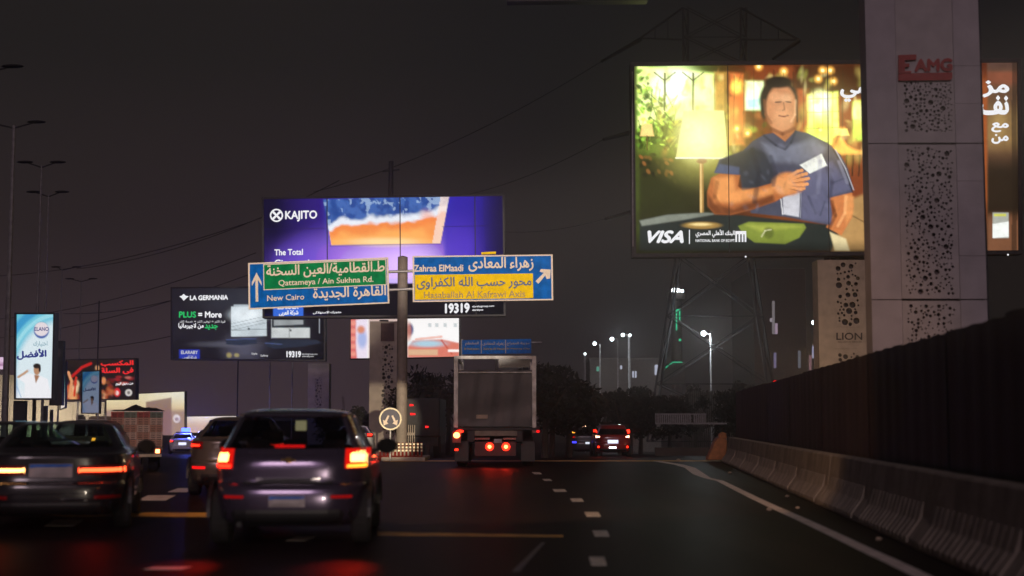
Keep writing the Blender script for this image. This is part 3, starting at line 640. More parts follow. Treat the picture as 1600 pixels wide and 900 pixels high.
def ad_kaj(c):
    X, Y = c.X, c.Y
    c.put(S(410, 505, X), '#33207c'); c.put(S(355, 420, Y)*(1-S(440, 640, abs(X-520)*3)), '#5a3fb4', .6)
    c.put(S(500, 515, X)*(1-S(700, 715, X)), '#3d3a9c'); 
    c.ell(600, 420, 110, 52, '#b98cf0', .8, .95); c.ell(640, 422, 70, 34, '#e0bcff', .8, .95); c.ell(480, 420, 40, 40, '#6c4acc', .8, .6)
    c.put(S(690, 700, X), '#3527a8', .75); c.ell(720, 390, 34, 40, '#5a3cc0', .8, .7); c.put(S(725, 785, X), '#150e34', .92); c.put((1-S(410, 440, X)), '#1d1540', .6)
    T = [(505, 312), (702, 306), (688, 380), (518, 383)]
    c.poly(T, '#2c4f8f', .8)
    inside = Canvas(X, Y, '#000000'); inside.poly(T, '#ffffff', .8); M = inside.c[..., 0]
    n = c.noise(22, 22, 2); n2 = c.noise(9, 1, 9)
    wave = 362-(X-512)*.135+n*.45-10*np.exp(-((X-535)/14)**2)
    c.put(M*S(-4, 4, c.noise(10, 14, 4)+(Y-330)*.1), '#4f77b4', .7); c.put(M*(n2 > .28), '#a9c0de', .6)
    c.put(M*S(-7, 2, Y-(wave-9)), '#e9edf5', .95); c.put(M*S(-2, 4, Y-(wave-2)), '#f08a4c'); c.put(M*S(4, 20, Y-wave), '#fbb468', .8); c.ell(600, 378, 50, 6, '#ffe2a4', .8, .8)
    c.ell(672, 352, 12, 22, '#ef8448', .5, .6, -20); c.put(M*(np.abs(X-684-(382-Y)*.18) < 9), '#f6ddd0', .7)
    c.line([(516, 384), (689, 381)], 1.4, '#4e3684', .6)
    for x in (511, 625, 742): c.line([(x, 305), (x, 445)], 1.0, '#1c1440', .6)
    c.line([(412, 358), (508, 357)], 1.2, '#241a58', .6); c.line([(692, 354), (785, 352)], 1.2, '#241a58', .6)
    c.put(S(434, 437, Y)*(1-S(442, 445, Y))*S(560, 600, X)*(1-S(650, 700, X)), '#c6b2f6', .8)
    c.c = c.c*(1+.18*(c.c > .2)); c.put(S(441, 444, Y), '#100f16'); c.put(S(487, 491, Y)*(1-S(505, 515, X)), '#1a1440', .5)
    c.rect(427, 470, 474, 495, '#3a6fe0', .8)
    c.modulate(40, .10, 5)
kb = billboard('purple billboard with a picture of waves on sand, behind the road signs', (412, 311), (785, 306), (787, 491), (413, 494), 76, ad_kaj, fr=3, splits=(511, 625, 742), step=1.45)
Yk = 75.99
text('KAJITO', (446, 346), (495, 345), 16, Yk, WTEXT, kb, bold=.035, name='lettering')
def ring(cx, cy, r0, r1, Y, m, root, name, n=28):
    mb = MB()
    for i in range(n):
        a, b = 2*math.pi*i/n, 2*math.pi*(i+1)/n
        mb.prism([P(cx+r*math.cos(t), cy+r*math.sin(t), Y) for r, t in ((r1, a), (r1, b), (r0, b), (r0, a))], (0, .01, 0))
    return mb.build(name, m, root)
ring(432, 336.5, 8, 10.3, Yk-.03, WTEXT, kb, 'logo_ring')
for a in (45, 135, 225, 315):
    t = math.radians(a); quad([(432+math.cos(t-.25)*8, 336.5+math.sin(t-.25)*8), (432+math.cos(t+.25)*8, 336.5+math.sin(t+.25)*8), (432+math.cos(t+1.4)*1.5, 336.5+math.sin(t+1.4)*1.5), (432+math.cos(t-1.4)*1.5, 336.5+math.sin(t-1.4)*1.5)], Yk-.03, WTEXT, kb, 'logo_petal')
text('The Total', (429, 399), (473, 398), 9, Yk, WTEXT, kb, bold=.03)
text('Cinematic', (429, 415), (490, 414), 9, Yk, WTEXT, kb, bold=.03)
text('19319', (696, 489), (733, 488), 14, Yk, WTEXT, kb, bold=.05)
text('elarabygroup.com', (738, 481), (772, 480), 3.5, Yk, WTEXT, kb, bold=.02); text('elarabyco', (738, 486.5), (755, 486), 3.5, Yk, WTEXT, kb, bold=.03)
text('ELARABY', (434, 483), (468, 482.5), 5.5, Yk, WTEXT, kb, bold=.04); text('شركة العربى', (436, 494), (466, 493), 8.5, Yk, WTEXT, kb, bold=.04, arabic=True)
text('متجرك الاستهلاكى', (489, 491), (533, 490), 4.5, Yk, WTEXT, kb, bold=.03, arabic=True)
# truss under the board
tr = MB()
for y in (449, 466): tr.bar(P(560, y, 76.9), P(700, y, 76.9), .10)
for i in range(10): tr.bar(P(560+i*14, 449 if i % 2 else 466, 76.9), P(574+i*14, 466 if i % 2 else 449, 76.9), .06)
tr.build('truss', STEEL, kb, kind='stuff')
MB().bar(P(600, 0+500, 77.5), (P(600, 500, 77.5)[0], 77.5, P(600, 700, 77.5)[2]), .25, 10).build('support_post', DARK, kb)

def ad_ger(c):
    X, Y = c.X, c.Y
    c.put(S(450, 470, Y)*0+S(268, 400, X)*.5, '#2c2b33', .6); c.put(S(520, 565, Y), '#140f12', .6); c.put(S(470, 507, X), '#0c0c10', .8)
    c.ell(385, 470, 60, 22, '#3a3c46', .8, .6); c.ell(380, 545, 26, 20, '#5b5a6c', .9, .8); c.ell(350, 538, 40, 4, '#6a6a78', .8, .5)
    c.poly([(365, 476), (412, 476), (412, 480), (365, 479)], '#9aa4ac', .8); c.poly([(361, 479), (416, 479), (417, 525), (361, 526)], '#b6c0c6', .8); c.ell(388, 492, 24, 10, '#dfe6ea', .8, .7); c.line([(361, 516), (416, 514)], .8, '#7c868c'); c.ell(388.5, 514, 1.6, 1.6, '#333a40', .3)
    for k in range(3): c.line([(361, 512+k*5-6), (416, 500+k*5-6)], .7, '#60686e', .6)
    c.poly([(353, 531), (400, 528), (402, 537), (376, 540), (353, 538)], '#2e3446', 1); c.line([(354, 531), (400, 529)], 1, '#4c5876')
    c.rect(424, 497, 478, 512, '#2a2d31', .8); c.poly([(428, 500), (474, 500), (474, 507), (428, 509)], '#8c9194', 1); c.rect(424, 512, 484, 528, '#b9bdbd', .8); c.line([(452, 512), (452, 528)], .7, '#8f9292'); c.ell(454, 516, 1.6, 1.6, '#3a3a3a', .3); c.line([(424, 498), (424, 528)], .8, '#8c9094')
    c.poly([(415, 535), (430, 531), (495, 531), (502, 536), (470, 542), (430, 545), (416, 541)], '#2c3242', 1); c.line([(415, 536), (440, 538)], 1.6, '#4c5874'); c.line([(499, 497), (499, 520)], 1, '#90949c')
    c.rect(280, 546, 312, 563, '#2a3a98', .8); c.ell(358, 555, 4, 4, '#a89c70', .6, .6); c.ell(370, 555, 4, 3, '#a89c70', .6, .6)
    c.modulate(14, .25, 3); c.c = c.c*np.where(c.c > .15, 1.35, 1.0)
gb = billboard('black billboard with two steel ovens and green lettering, left of the road signs', (269, 451), (506, 449), (506, 562), (269, 560), 96, ad_ger, fr=2.5, step=1.4, base='#26222a')
Yg = 95.99; GREENT = glow('green_lit_print', (.03, .62, .16), .9); WD = glow('white_dim_print', (.7, .7, .72), .9)
text('LA GERMANIA', (297, 469), (356, 468), 7, Yg, WTEXT, gb, bold=.045)
quad([(280, 463), (284, 462), (287, 459), (290, 462), (295, 463), (291, 466), (287, 470), (284, 466)], Yg-.03, WTEXT, gb, 'logo_mark')
text('PLUS', (280, 496), (306, 496), 9, Yg, GREENT, gb, bold=.035); text('= More', (310, 496), (346, 496), 9, Yg, WTEXT, gb, bold=.04)
text('قوة اكثر = توفير اكثر = خدمة اكثر', (280, 505), (352, 505), 4.5, Yg, WD, gb, bold=.02, arabic=True)
text('من لاجيرمانيا', (279, 514), (318, 514), 9, Yg, WTEXT, gb, bold=.04, arabic=True); text('جديد', (320, 515), (340, 515), 8, Yg, GREENT, gb, bold=.04, arabic=True)
text('ELARABY', (283, 553), (309, 553), 5, Yg, WD, gb, bold=.03); text('شركة العربى', (285, 562), (307, 562), 6.5, Yg, WD, gb, bold=.03, arabic=True)
text('19319', (448, 558), (470, 558), 9, Yg, WTEXT, gb, bold=.05); text('elarabygroup.com', (472, 555), (496, 555), 3, Yg, WD, gb, bold=.02); text('elarabyco', (472, 558.5), (490, 558.5), 3, Yg, WD, gb, bold=.02)
text('Style', (393, 555), (402, 555), 4, Yg, WD, gb, bold=.02); text('Safety', (407, 558), (419, 558), 4, Yg, WD, gb, bold=.02)

def ad_white(c):
    X, Y = c.X, c.Y
    c.put(S(497, 520, Y)*.3, '#ffffff'); c.put(1-S(556, 566, X), '#d03c3a', .9); c.poly([(556, 500), (574, 497), (574, 560), (558, 560), (556, 540)], '#e8dcec', 2); c.ell(566, 530, 7, 14, '#9fb0e0', .5, .9); c.ell(564, 515, 6, 6, '#d88a6c', .5)
    for k in range(5): c.ell(552, 505+k*12, 4, 4, '#f0a08c', .6, .8)
    c.rect(576, 497, 637, 560, '#c9b0a8', 2); c.ell(641, 515, 5, 9, '#2c4c84', .4); c.ell(639, 518, 4, 14, '#c87a60', .5, .8)
    c.poly([(645, 532), (690, 530), (718, 536), (718, 559), (637, 559), (637, 542)], '#d87a68', 2); c.ell(668, 537, 26, 5, '#a6d4e6', .6, .9); c.rect(638, 546, 684, 555, '#d9b08c', 1.5); c.line([(690, 532), (706, 553)], 2, '#c2452c', .8); c.line([(650, 530), (690, 526)], 3, '#e79a84', .7); c.rect(700, 546, 718, 550, '#fff4ee', 1)
    for x in (671, 682, 695, 711): c.rect(x-2, 505, x+3, 511, '#b8c2c4', 1.2, .8)
    c.c *= 1.15
wb = billboard('glowing white and red billboard partly hidden behind the gantry pole', (548, 499), (717, 497), (717, 557), (548, 560), 92, ad_white, fr=1.6, step=1.4, base='#f6f3f2')

def ad_red(c):
    X, Y = c.X, c.Y; r = np.random.default_rng(5)
    c.put(1-S(560, 580, Y), '#30231f', .6)
    for k in range(22): c.ell(r.uniform(104, 122), r.uniform(600, 625), 4, 6, ['#f0a86c', '#c8502c', '#ffe0b0', '#8c1c14'][k % 4], .5, .8)
    c.line([(108, 620), (112, 596), (107, 582)], 4, '#e8a070'); c.line([(116, 618), (119, 590)], 3, '#d83a24'); c.line([(113, 588), (128, 574), (142, 568)], 4, '#c42420'); c.ell(152, 575, 3, 4, '#d89c6c', .5)
    c.ell(162, 595, 3.5, 5.5, '#e2905c', .4); c.ell(172, 611, 6, 8, '#b8603c', .5); c.ell(163, 618, 4, 6, '#d8a078', .5); c.ell(183, 613, 5, 6.5, '#e8303a', .3); c.ell(183, 614, 2.6, 3.4, '#ffe0da', .3); c.ell(201, 613.5, 5.4, 5.4, '#d8d2cc', .15); c.ell(201, 613.5, 2.4, 2.4, '#7c7674', .3)
    for k in range(18): c.ell(r.uniform(158, 180), r.uniform(590, 622), 3, 3, ['#3a1410', '#c46a40', '#8c2c1c'][k % 3], .5, .6)
    for k in range(10): c.ell(r.uniform(172, 206), r.uniform(588, 600), 5, 2, ['#c02c30', '#7c1c20', '#e08070'][k % 3], .5, .6)
rb = billboard('billboard with red Arabic lettering on black, behind the dim lightbox on the left', (104, 563), (211, 561), (211, 623), (104, 624), 104, ad_red, fr=1.6, step=1.3, base='#241c1c')
REDT = glow('red_lit_print', (.9, .03, .03), 1.0)
text('المكسب', (158, 573), (208, 572), 9, 103.98, REDT, rb, bold=.05, arabic=True); text('فى السلة', (158, 585), (208, 584), 10, 103.98, REDT, rb, bold=.05, arabic=True)
text('من رحيق اليوم', (181, 603), (208, 602), 5.5, 103.98, WTEXT, rb, bold=.04, arabic=True)
def ad_sunset(c):
    X, Y = c.X, c.Y
    c.put(S(611, 650, Y), '#e3c89c'); c.put(S(200, 290, X)*(1-S(612, 640, Y)), '#f4f1e0', .8); c.poly([(228, 628), (268, 621), (268, 700), (228, 700)], '#7c5454', 1.2, .8); c.put(S(636, 645, Y), '#8f6a72', .7); c.ell(276, 654, 5.5, 6.5, '#e8dce0', .2); c.ell(276, 655, 3, 3, '#a89098', .3)
    c.modulate(20, .1, 2)
billboard('pale yellow sunset billboard standing behind the truck of crates', (166, 618), (288, 612), (288, 680), (166, 680), 118, ad_sunset, fr=1, step=1.6, base='#efe3b8')
def ad_strip(c):
    X, Y = c.X, c.Y; c.put(S(650, 668, Y), '#d9b7a4'); c.poly([(328, 661), (330, 657), (351, 656), (352, 668), (328, 668)], '#8a6a60', .8); c.modulate(24, .12, 8)
billboard('low pinkish white billboard strip beyond the beige car', (292, 651), (369, 650), (369, 676), (292, 676), 122, ad_strip, fr=1, step=1.6, base='#f2e4dc')
billboard('tiny pink lit screen at the far left edge', (-8, 558), (8, 558), (8, 577), (-8, 577), 110, lambda c: c.put(S(564, 570, c.Y)*(1-S(571, 573, c.Y)), '#9c5c90', .7), fr=1, base='#e6c6e2', depth=.3)
# dark billboard high above the frame's top edge
quad([(792, -60), (1012, -60), (1012, .5), (792, 2.2)], 60, BLACKM, None, 'hanging_billboard', .6)
tag(bpy.data.objects['hanging_billboard'], 'dark bottom edge of a billboard hanging in at the top of the picture', 'billboard')

# lightboxes on posts
def ad_lotion(k):
    def f(c):
        x0, y0, w, h = k; U = (c.X-x0)/w; V = (c.Y-y0)/h; cx = c.X
        c.c = c.c*0+np.array(lin('#dfeef4')); r = np.hypot((U-1.15)*.9, (V-.75)*1.6)
        c.put(S(.95, 1.15, r), '#5cc4de', .9); c.put(S(1.25, 1.32, r)*(1-S(1.4, 1.5, r)), '#2d8fca', .8); c.put(S(1.12, 1.16, r)*(1-S(1.2, 1.24, r)), '#a8e4f0', .8); c.put(S(1.42, 1.6, r), '#4cbcd0', .8)
        c.put((1-S(.02, .12, U+.15*(1-V)))*S(.5, .9, V), '#3c7ccc', .7); c.put(S(.8, 1, V), '#f2f2f6', .8)
        X = lambda a: x0+a*w; Y = lambda b: y0+b*h
        c.ell(X(.69), Y(.19), .2*w, .096*h, '#3aa0c0', .1, .8); c.ell(X(.69), Y(.20), .2*w, .092*h, '#3450a8', .1, .9); c.ell(X(.69), Y(.182), .19*w, .082*h, '#eadfe4', .1)
        c.poly([(X(.25), Y(1)), (X(.25), Y(.82)), (X(.08), Y(.76)), (X(.36), Y(.70)), (X(.5), Y(.715)), (X(.66), Y(.73)), (X(.86), Y(.77)), (X(.95), Y(1))], '#f4f4f8', 1)
        c.line([(X(.08), Y(.745)), (X(.24), Y(.70)), (X(.33), Y(.67))], .055*w, '#c49a7c'); c.ell(X(.57), Y(.66), .085*w, .065*h, '#b98a68', .2); c.ell(X(.57), Y(.615), .1*w, .03*h, '#2c2422', .2); c.ell(X(.645), Y(.65), .03*w, .04*h, '#2c2422', .3)
        c.poly([(X(.5), Y(.72)), (X(.64), Y(.73)), (X(.54), Y(.82))], '#a87858', .8); c.ell(X(.36), Y(.665), .035*w, .014*h, '#d8dce4', .3)
        c.line([(X(.15), Y(.98)), (X(.05), Y(.86))], 1, '#7cb0dc', .7)
    return f
BT = glow('navy_lit_print', (.02, .03, .22), 1)
e1 = billboard('brightest blue and white skincare lightbox on a post, nearest on the left', (25, 491), (83, 491), (80, 622), (24, 622), 58, ad_lotion((24, 490, 59, 133)), name='lightbox_sign', fr=2.6, step=1.2, depth=.55)
text('ELANO', (54, 517), (76, 517), 6, 57.98, BT, e1, bold=.02); text('اختيارك', (52, 542), (74, 542), 9, 57.98, glow('teal_lit_print', (.25, .42, .5), 1), e1, bold=.02, arabic=True); text('الأفضل', (27, 562), (72, 560), 15, 57.98, BT, e1, bold=.05, arabic=True)
MB().box(P(38, 0, 58)[0], P(56, 0, 58)[0], 58.2, 58.5, 0+ground_z(58), P(40, 626, 58)[2]).build('post', DARK, e1)
e2 = billboard('unlit grey lightbox standing just behind the bright skincare one', (87, 534), (97, 534), (95, 632), (78, 632), 74, lambda c: (c.put(1-S(555, 620, c.Y), '#1c2a30', .9), c.ell(88, 551, 7, 8, '#5c5450', .3)), name='lightbox_sign', fr=1.6, base='#2c2c2e', depth=.4, m=print_mat(), step=2)
MB().box(P(84, 0, 74)[0], P(90, 0, 74)[0], 74.2, 74.4, ground_z(74), P(84, 634, 74)[2]).build('post', DARK, e2)
e3 = billboard('lightbox seen nearly edge on with one pale cyan edge glowing', (98, 566), (101.5, 566), (101, 636), (94, 639), 86, lambda c: c.put(S(600, 636, c.Y), '#efe0d4'), name='lightbox_sign', fr=1.4, base='#7cc4c4', depth=.3, step=1.5)
MB().box(P(95, 0, 86)[0], P(99, 0, 86)[0], 86.2, 86.4, ground_z(86), P(95, 640, 86)[2]).build('post', DARK, e3)
def dimlot(c): ad_lotion((128, 580, 28, 66))(c); c.c = c.c*np.array([.20, .22, .30])
e4 = billboard('dim blue lightbox with the same skincare advert, smaller and farther away', (128.5, 581), (155, 580), (154, 645), (128, 645), 98, dimlot, name='lightbox_sign', fr=1.6, step=1, depth=.4)
text('الأفضل', (130, 612), (149, 611), 6, 97.98, glow('dim_navy', (.01, .015, .06), 1), e4, bold=.05, arabic=True)
MB().box(P(137, 0, 98)[0], P(146, 0, 98)[0], 98.2, 98.4, ground_z(98), P(137, 648, 98)[2]).build('post', DARK, e4)

# ================================================================== ROAD SIGNS ON THE CANTILEVER POLE
YS = 48.5
post = thing('sign_gantry', 'grey brown round gantry post between the two big direction signs', 'post', (P(628, 700, YS+.5)[0], YS+.5, 0))
MB().lathe([(0, .19), (6.9, .17), (6.95, 0)], 'z', (P(628, 600, YS+.5)[0], YS+.5, 0), 18).build('pole', POLEP, post, smooth=False)
MB().box(*(lambda c: (c-.35, c+.35))(P(628, 600, YS+.5)[0]), YS+.15, YS+.85, 0, .35).build('footing', CONC_W, post)
for y in (424, 452): MB().bar(P(420, y+8, YS+.28), P(840, y-8, YS+.28), .05, 8).build('arm', STEEL, post)
def lerp_q(c, u, v): return tuple((c[0][k]*(1-u)+c[1][k]*u)*(1-v)+(c[3][k]*(1-u)+c[2][k]*u)*v for k in (0, 1))
C1 = [(387.5, 411), (606.5, 402), (608.5, 474), (388.5, 483.5)]
s1 = thing('direction_sign', 'green and blue direction sign with a straight up arrow, left of the pole', 'road sign', P(498, 483, YS))
def sq(c, u0, v0, u1, v1, Y, m, root, name, d=.012): return quad([lerp_q(c, u0, v0), lerp_q(c, u1, v0), lerp_q(c, u1, v1), lerp_q(c, u0, v1)], Y, m, root, name, d)
sq(C1, 0, 0, 1, 1, YS, WHITEP, s1, 'border_plate', .05); sq(C1, .012, .03, .988, .97, YS-.012, BLUEP, s1, 'blue_field')
sq(C1, .108, .035, .984, .60, YS-.024, WHITEP, s1, 'green_field_border'); sq(C1, .114, .055, .979, .58, YS-.036, GREENP, s1, 'green_field')
ac = lambda L, c: [lerp_q(c, a, b) for a, b in L]
quad(ac([(.025, .42), (.060, .21), (.095, .42), (.095, .50), (.069, .37), (.069, .84), (.051, .84), (.051, .37), (.025, .50)], C1), YS-.04, WHITEP, s1, 'arrow')
def stext(c, s, u0, u1, vb, vh, root, m, Y, **k): a = lerp_q(c, u0, vb); b = lerp_q(c, u1, vb); return text(s, a, b, vh*72, Y, m, root, **k)
stext(C1, 'ط.القطامية/العين السخنة', .13, .97, .36, .29, s1, WHITEP, YS-.04, bold=.022, arabic=True)
stext(C1, 'Qattameya / Ain Sukhna Rd.', .215, .89, .555, .16, s1, WHITEP, YS-.04, bold=.015)
stext(C1, 'New Cairo', .133, .395, .835, .12, s1, WHITEP, YS-.04, bold=.015); stext(C1, 'القاهرة الجديدة', .46, .975, .885, .29, s1, WHITEP, YS-.04, bold=.022, arabic=True)
C2 = [(644.5, 400), (863.5, 397.5), (864.5, 469), (645, 472)]
s2 = thing('direction_sign', 'blue and yellow direction sign with a diagonal arrow, right of the pole', 'road sign', P(754, 470, YS))
sq(C2, 0, 0, 1, 1, YS, WHITEP, s2, 'border_plate', .05); sq(C2, .012, .03, .988, .97, YS-.012, BLUEP, s2, 'blue_field'); sq(C2, .015, .41, .858, .95, YS-.024, YELP, s2, 'yellow_field')
quad(ac([(.875, .58), (.935, .40), (.905, .37), (.915, .315), (.985, .33), (.98, .52), (.955, .54), (.945, .46), (.895, .64)], C2), YS-.03, WHITEP, s2, 'arrow')
stext(C2, 'Zahraa ElMaadi', .01, .36, .34, .14, s2, WHITEP, YS-.03, bold=.03); stext(C2, 'زهراء المعادى', .40, .86, .35, .30, s2, WHITEP, YS-.03, bold=.025, arabic=True)
DBL = mat('dark_blue_lettering', (.02, .06, .16), .5); OLV = mat('olive_lettering', (.30, .20, .03), .5)
stext(C2, 'محور حسب الله الكفراوى', .03, .845, .73, .26, s2, DBL, YS-.04, bold=.022, arabic=True); stext(C2, 'Hasaballah Al Kafrawi Axis', .08, .80, .92, .14, s2, OLV, YS-.04, bold=.015)
quad([(752, 394), (775, 393), (775, 396.5), (752, 397.5)], YS, YELP, s2, 'top_clip', .15)
for k, (a, b, w) in enumerate((((690, 404), (740, 402), 9), ((760, 425), (812, 402), 5), ((730, 440), (700, 470), 4), ((842, 402), (858, 414), 6), ((800, 440), (838, 455), 3))):
    pass

# blue gantry far away
fg = thing('gantry_sign', 'small far blue overhead sign in three columns, above the truck', 'road sign', (P(776, 560, 120)[0], 120, ground_z(120)))
quad([(722, 531.5), (830, 529.5), (830, 552), (722, 553.5)], 120, mat('far_blue_sheet', (.02, .22, .75), .9, spec=0), fg, 'panel', .1)
for x in (752, 790): quad([(x-.6, 531), (x+.6, 531), (x+.6, 552), (x-.6, 552)], 119.97, WHITEP, fg, 'divider')
for s_, a, b in (('المقطم', 727, 748), ('زهراء المعادى', 754, 788), ('مدينة المعراج', 792, 827)): text(s_, (a, 540), (b, 540), 6, 119.97, WHITEP, fg, bold=.02, arabic=True)
for s_, a, b in (('El Mokattam', 725, 749), ('Zahraa El Maadi', 755, 788), ('El Meerag City', 792, 828)): text(s_, (a, 546.5), (b, 546.5), 3, 119.97, YELP, fg, bold=.01)
MB().bar(P(722, 535.5, 120.3), P(846, 535, 120.3), .11, 6).build('beam', STEEL, fg); MB().bar((*P(722, 556, 120.3)[:2], ground_z(120)), P(722, 530, 120.3), .15, 6).build('post', STEEL, fg)

# keep either side sign, railing and posts on the island
ks = thing('keep_either_side_sign', 'round sign with two white arrows pointing down and apart, on the traffic island', 'road sign', (P(610, 690, 47.5)[0], 47.5, 0))
MB().lathe([(0, 0), (0, .375), (.02, .375), (.02, 0)], 'y', tuple(P(610, 654.5, 47.5)), 32).build('plate', mat('navy_sheet', (.02, .02, .05), .5), ks)
ring(610, 654.5, 15.3, 17.6, 47.47, mat('cream_reflective', (.9, .75, .5), .5), ks, 'rim', 36)
for s_ in (-1, 1):
    quad([(610+s_*a, b) for a, b in ((1.5, 650), (4, 648.5), (8.5, 657.5), (11.5, 656), (10.5, 665), (3.0, 661.5), (5.8, 659.5))], 47.45, WHITEP, ks, 'arrow')
MB().bar(P(610, 668, 47.55), (*P(610, 668, 47.55)[:2], 0), .035, 8).build('post', STEEL, ks)
rl = thing('bar_railing', 'low red and white barred railing with reflectors beside the round arrow sign', 'railing', (P(628, 718, 47.9)[0], 47.9, 0))
REDP = mat('red_reflective', (.20, .018, .010), .8, spec=.1); 
for k in range(12):
    x = P(594+k*5.9, 700, 47.9)[0]
    MB().box(x-.028, x+.028, 47.87, 47.93, 0, .60).build('bar', REDP, rl)
    for j, py in enumerate((694, 699, 704)):
        if k < 3 and j < 2: continue
        z = P(600, py, 47.9)[2]; MB().box(x-.032, x+.032, 47.85, 47.868, z-.03, z+.03).build('reflector', mat('cream_reflective', (.9, .75, .5), .5), rl)
MB().box(P(592, 0, 47.9)[0], P(661, 0, 47.9)[0], 47.94, 47.98, .12, .17).build('rail', REDP, rl)
kerb = MB().box(-4.3, -2.85, 47.6, 50.5, 0, .13).build('traffic_island', CONC_W, bevel=.03); struct(kerb)
pf = thing('picket_fence', 'low pale picket fence behind the round arrow sign', 'fence', (P(635, 680, 60)[0], 60, ground_z(60)))
for k in range(9): x = P(622+k*3.2, 680, 60)[0]; MB().box(x-.02, x+.02, 60, 60.04, ground_z(60), P(0, 664, 60)[2]).build('picket', CONC_W, pf)
MB().box(P(618, 0, 60)[0], P(652, 0, 60)[0], 60.05, 60.1, P(0, 680, 60)[2], P(0, 676, 60)[2]).build('rail', CONC_W, pf)

# ================================================================== STREET LAMPS
def lamp_post(px, ptop, span, Y, label, r=.09, head=True):
    a = P(px, ptop, Y); g = ground_z(Y); o = thing('street_lamp', label, 'street lamp', (a[0], Y, g), 'tall double armed street lamps on the left')
    MB().lathe([(0, r*1.3), (a[2]-g, r*.55)], 'z', (a[0], Y, g), 8).build('pole', STEEL, o)
    s = Y/F
    for d, off in ((-1, span[0]), (1, span[1])):
        if not off: continue
        e = (a[0]+d*off*s, Y, a[2]+.10); MB().bar((a[0], Y, a[2]-.1), e, .03, 6).build('arm', DARK, o)
        h = MB().ball((e[0]+d*.12, Y, e[2]+.03), .36, 10, 6, (1, .4, .16)); h.build('lamp_head', DARK, o)
lamp_post(22, 196, (38, 30), 52, 'tall unlit lamp post crossing the left side of the bright lightbox', .11)
lamp_post(-28, 110, (0, 42), 43.5, 'lamp post at the left edge with one dark head high in the picture', .11)
lamp_post(65, 258, (22, 21), 60, 'second unlit double armed lamp post rising behind the bright lightbox', .07)
lamp_post(76, 304, (20, 17), 67, 'third unlit double armed lamp post, close to the second', .06)
lamp_post(97, 420, (7, 20), 100, 'small distant double lamp post right of the lightboxes', .06)
lamp_post(127, 438, (16, 16), 109, 'smallest distant double lamp post above the red billboard', .06)
for px, top, lb in ((422, 566, 'thin pale pole below the black oven billboard'), (457, 566, 'second thin pale pole nearer the narrow pillar'), (372, 564, 'thin dark pole left under the black oven billboard'), (155, 470, 'thin dark pole beside the dim lightbox')):
    a = P(px, top, 100); tag(MB().lathe([(ground_z(100), .05), (a[2], .045)], 'z', (a[0], 100, 0), 6).build('pole', STEEL if px in (422, 457) else DARK), lb, 'pole')
def lit_post(px, py, base, Y, dx, label, r, post_px=None):
    s = Y/F; p = P(px, py, Y); X = P(px+dx, py, Y)[0]; g = ground_z(Y)
    o = thing('lit_street_lamp', label, 'street lamp', (X, Y, g), 'lit white street lamps in the distance')
    MB().lathe([(0, .10), (p[2]-g, .06)], 'z', (X, Y, g), 7).build('pole', mat('pale_pole', (.5, .5, .5), .5), o)
    MB().bar((X, Y, p[2]-.1), (p[0], Y, p[2]+.05), .06, 5).build('arm', STEEL, o)
    MB().ball((p[0], Y-.1, p[2]), r*s, 12, 8, (1, .5, 1)).build('lamp_head', WLAMP, o)
    return p
for k, (px, py, dx, r, Y) in enumerate(((929, 537, 8, 2.6, 160), (956, 530, 9, 3, 155), (973, 523.5, 9, 2.6, 165), (984, 524, 0, 2, 170), (1099, 521, 11, 4, 130), (1271, 504, 8, 3.4, 120), (914, 553, 0, 1.6, 180))):
    lit_post(px, py, 0, Y, dx, ['lit lamp leftmost of the row above the white building', 'second lit lamp of the row above the white building', 'third lit lamp of the row above the white building', 'dimmer lit lamp at the right end of the row', 'lit lamp standing alone in front of the pylon legs', 'lit lamp just left of the brown LION pillar', 'tiny lit lamp at the very left of the distant row'][k], r)
lamp('lion_fill_light', 'POINT', tuple(P(1268, 585, 61)), None, 260, (1, .66, .34), shadow_soft_size=.3)  # warm light added in front of the pillar's lower part, without a fixture
lamp('row_lamp_light', 'POINT', tuple(P(973, 530, 160)), None, 700, (.85, .95, 1), shadow_soft_size=.3)
lamp('lone_lamp_light', 'POINT', tuple(P(1099, 523, 129)), None, 900, (.85, .95, 1), shadow_soft_size=.3)

# ================================================================== PYLON AND WIRES
YP = 125
pyl = thing('electricity_pylon', 'tall dark lattice electricity pylon behind the large billboard', 'pylon', (P(1110, 700, YP)[0], YP, ground_z(YP)))
LM = mat('pylon_steel', (.012, .012, .014), .7)
def pl(u, py, k):     # corner k of the square body at pixel height py
    c = 1112+(py-400)*.00; hw = 45 if py < 330 else 45+(py-330)*.155
    x = c+(-hw if k in (0, 3) else hw)+(9 if k in (2, 3) else 0)*(1 if k == 2 else .9); return P(x, py, YP+(0 if k < 2 else hw*.09))
hts = [12, 58, 100, 150, 205, 265, 330, 400, 494, 600, 690]
for k in range(4):
    mb = MB()
    for a, b in zip(hts[:-1], hts[1:]): mb.bar(pl(0, a, k), pl(0, b, k), .12)
    mb.build('leg', LM, pyl)
mb = MB()
for a, b in zip(hts[:-1], hts[1:]):
    for k in range(4):
        j = (k+1) % 4; mb.bar(pl(0, a, k), pl(0, b, j), .06); mb.bar(pl(0, b, k), pl(0, a, j), .06); mb.bar(pl(0, b, k), pl(0, b, j), .06)
mb.build('bracing', LM, pyl, kind='stuff')
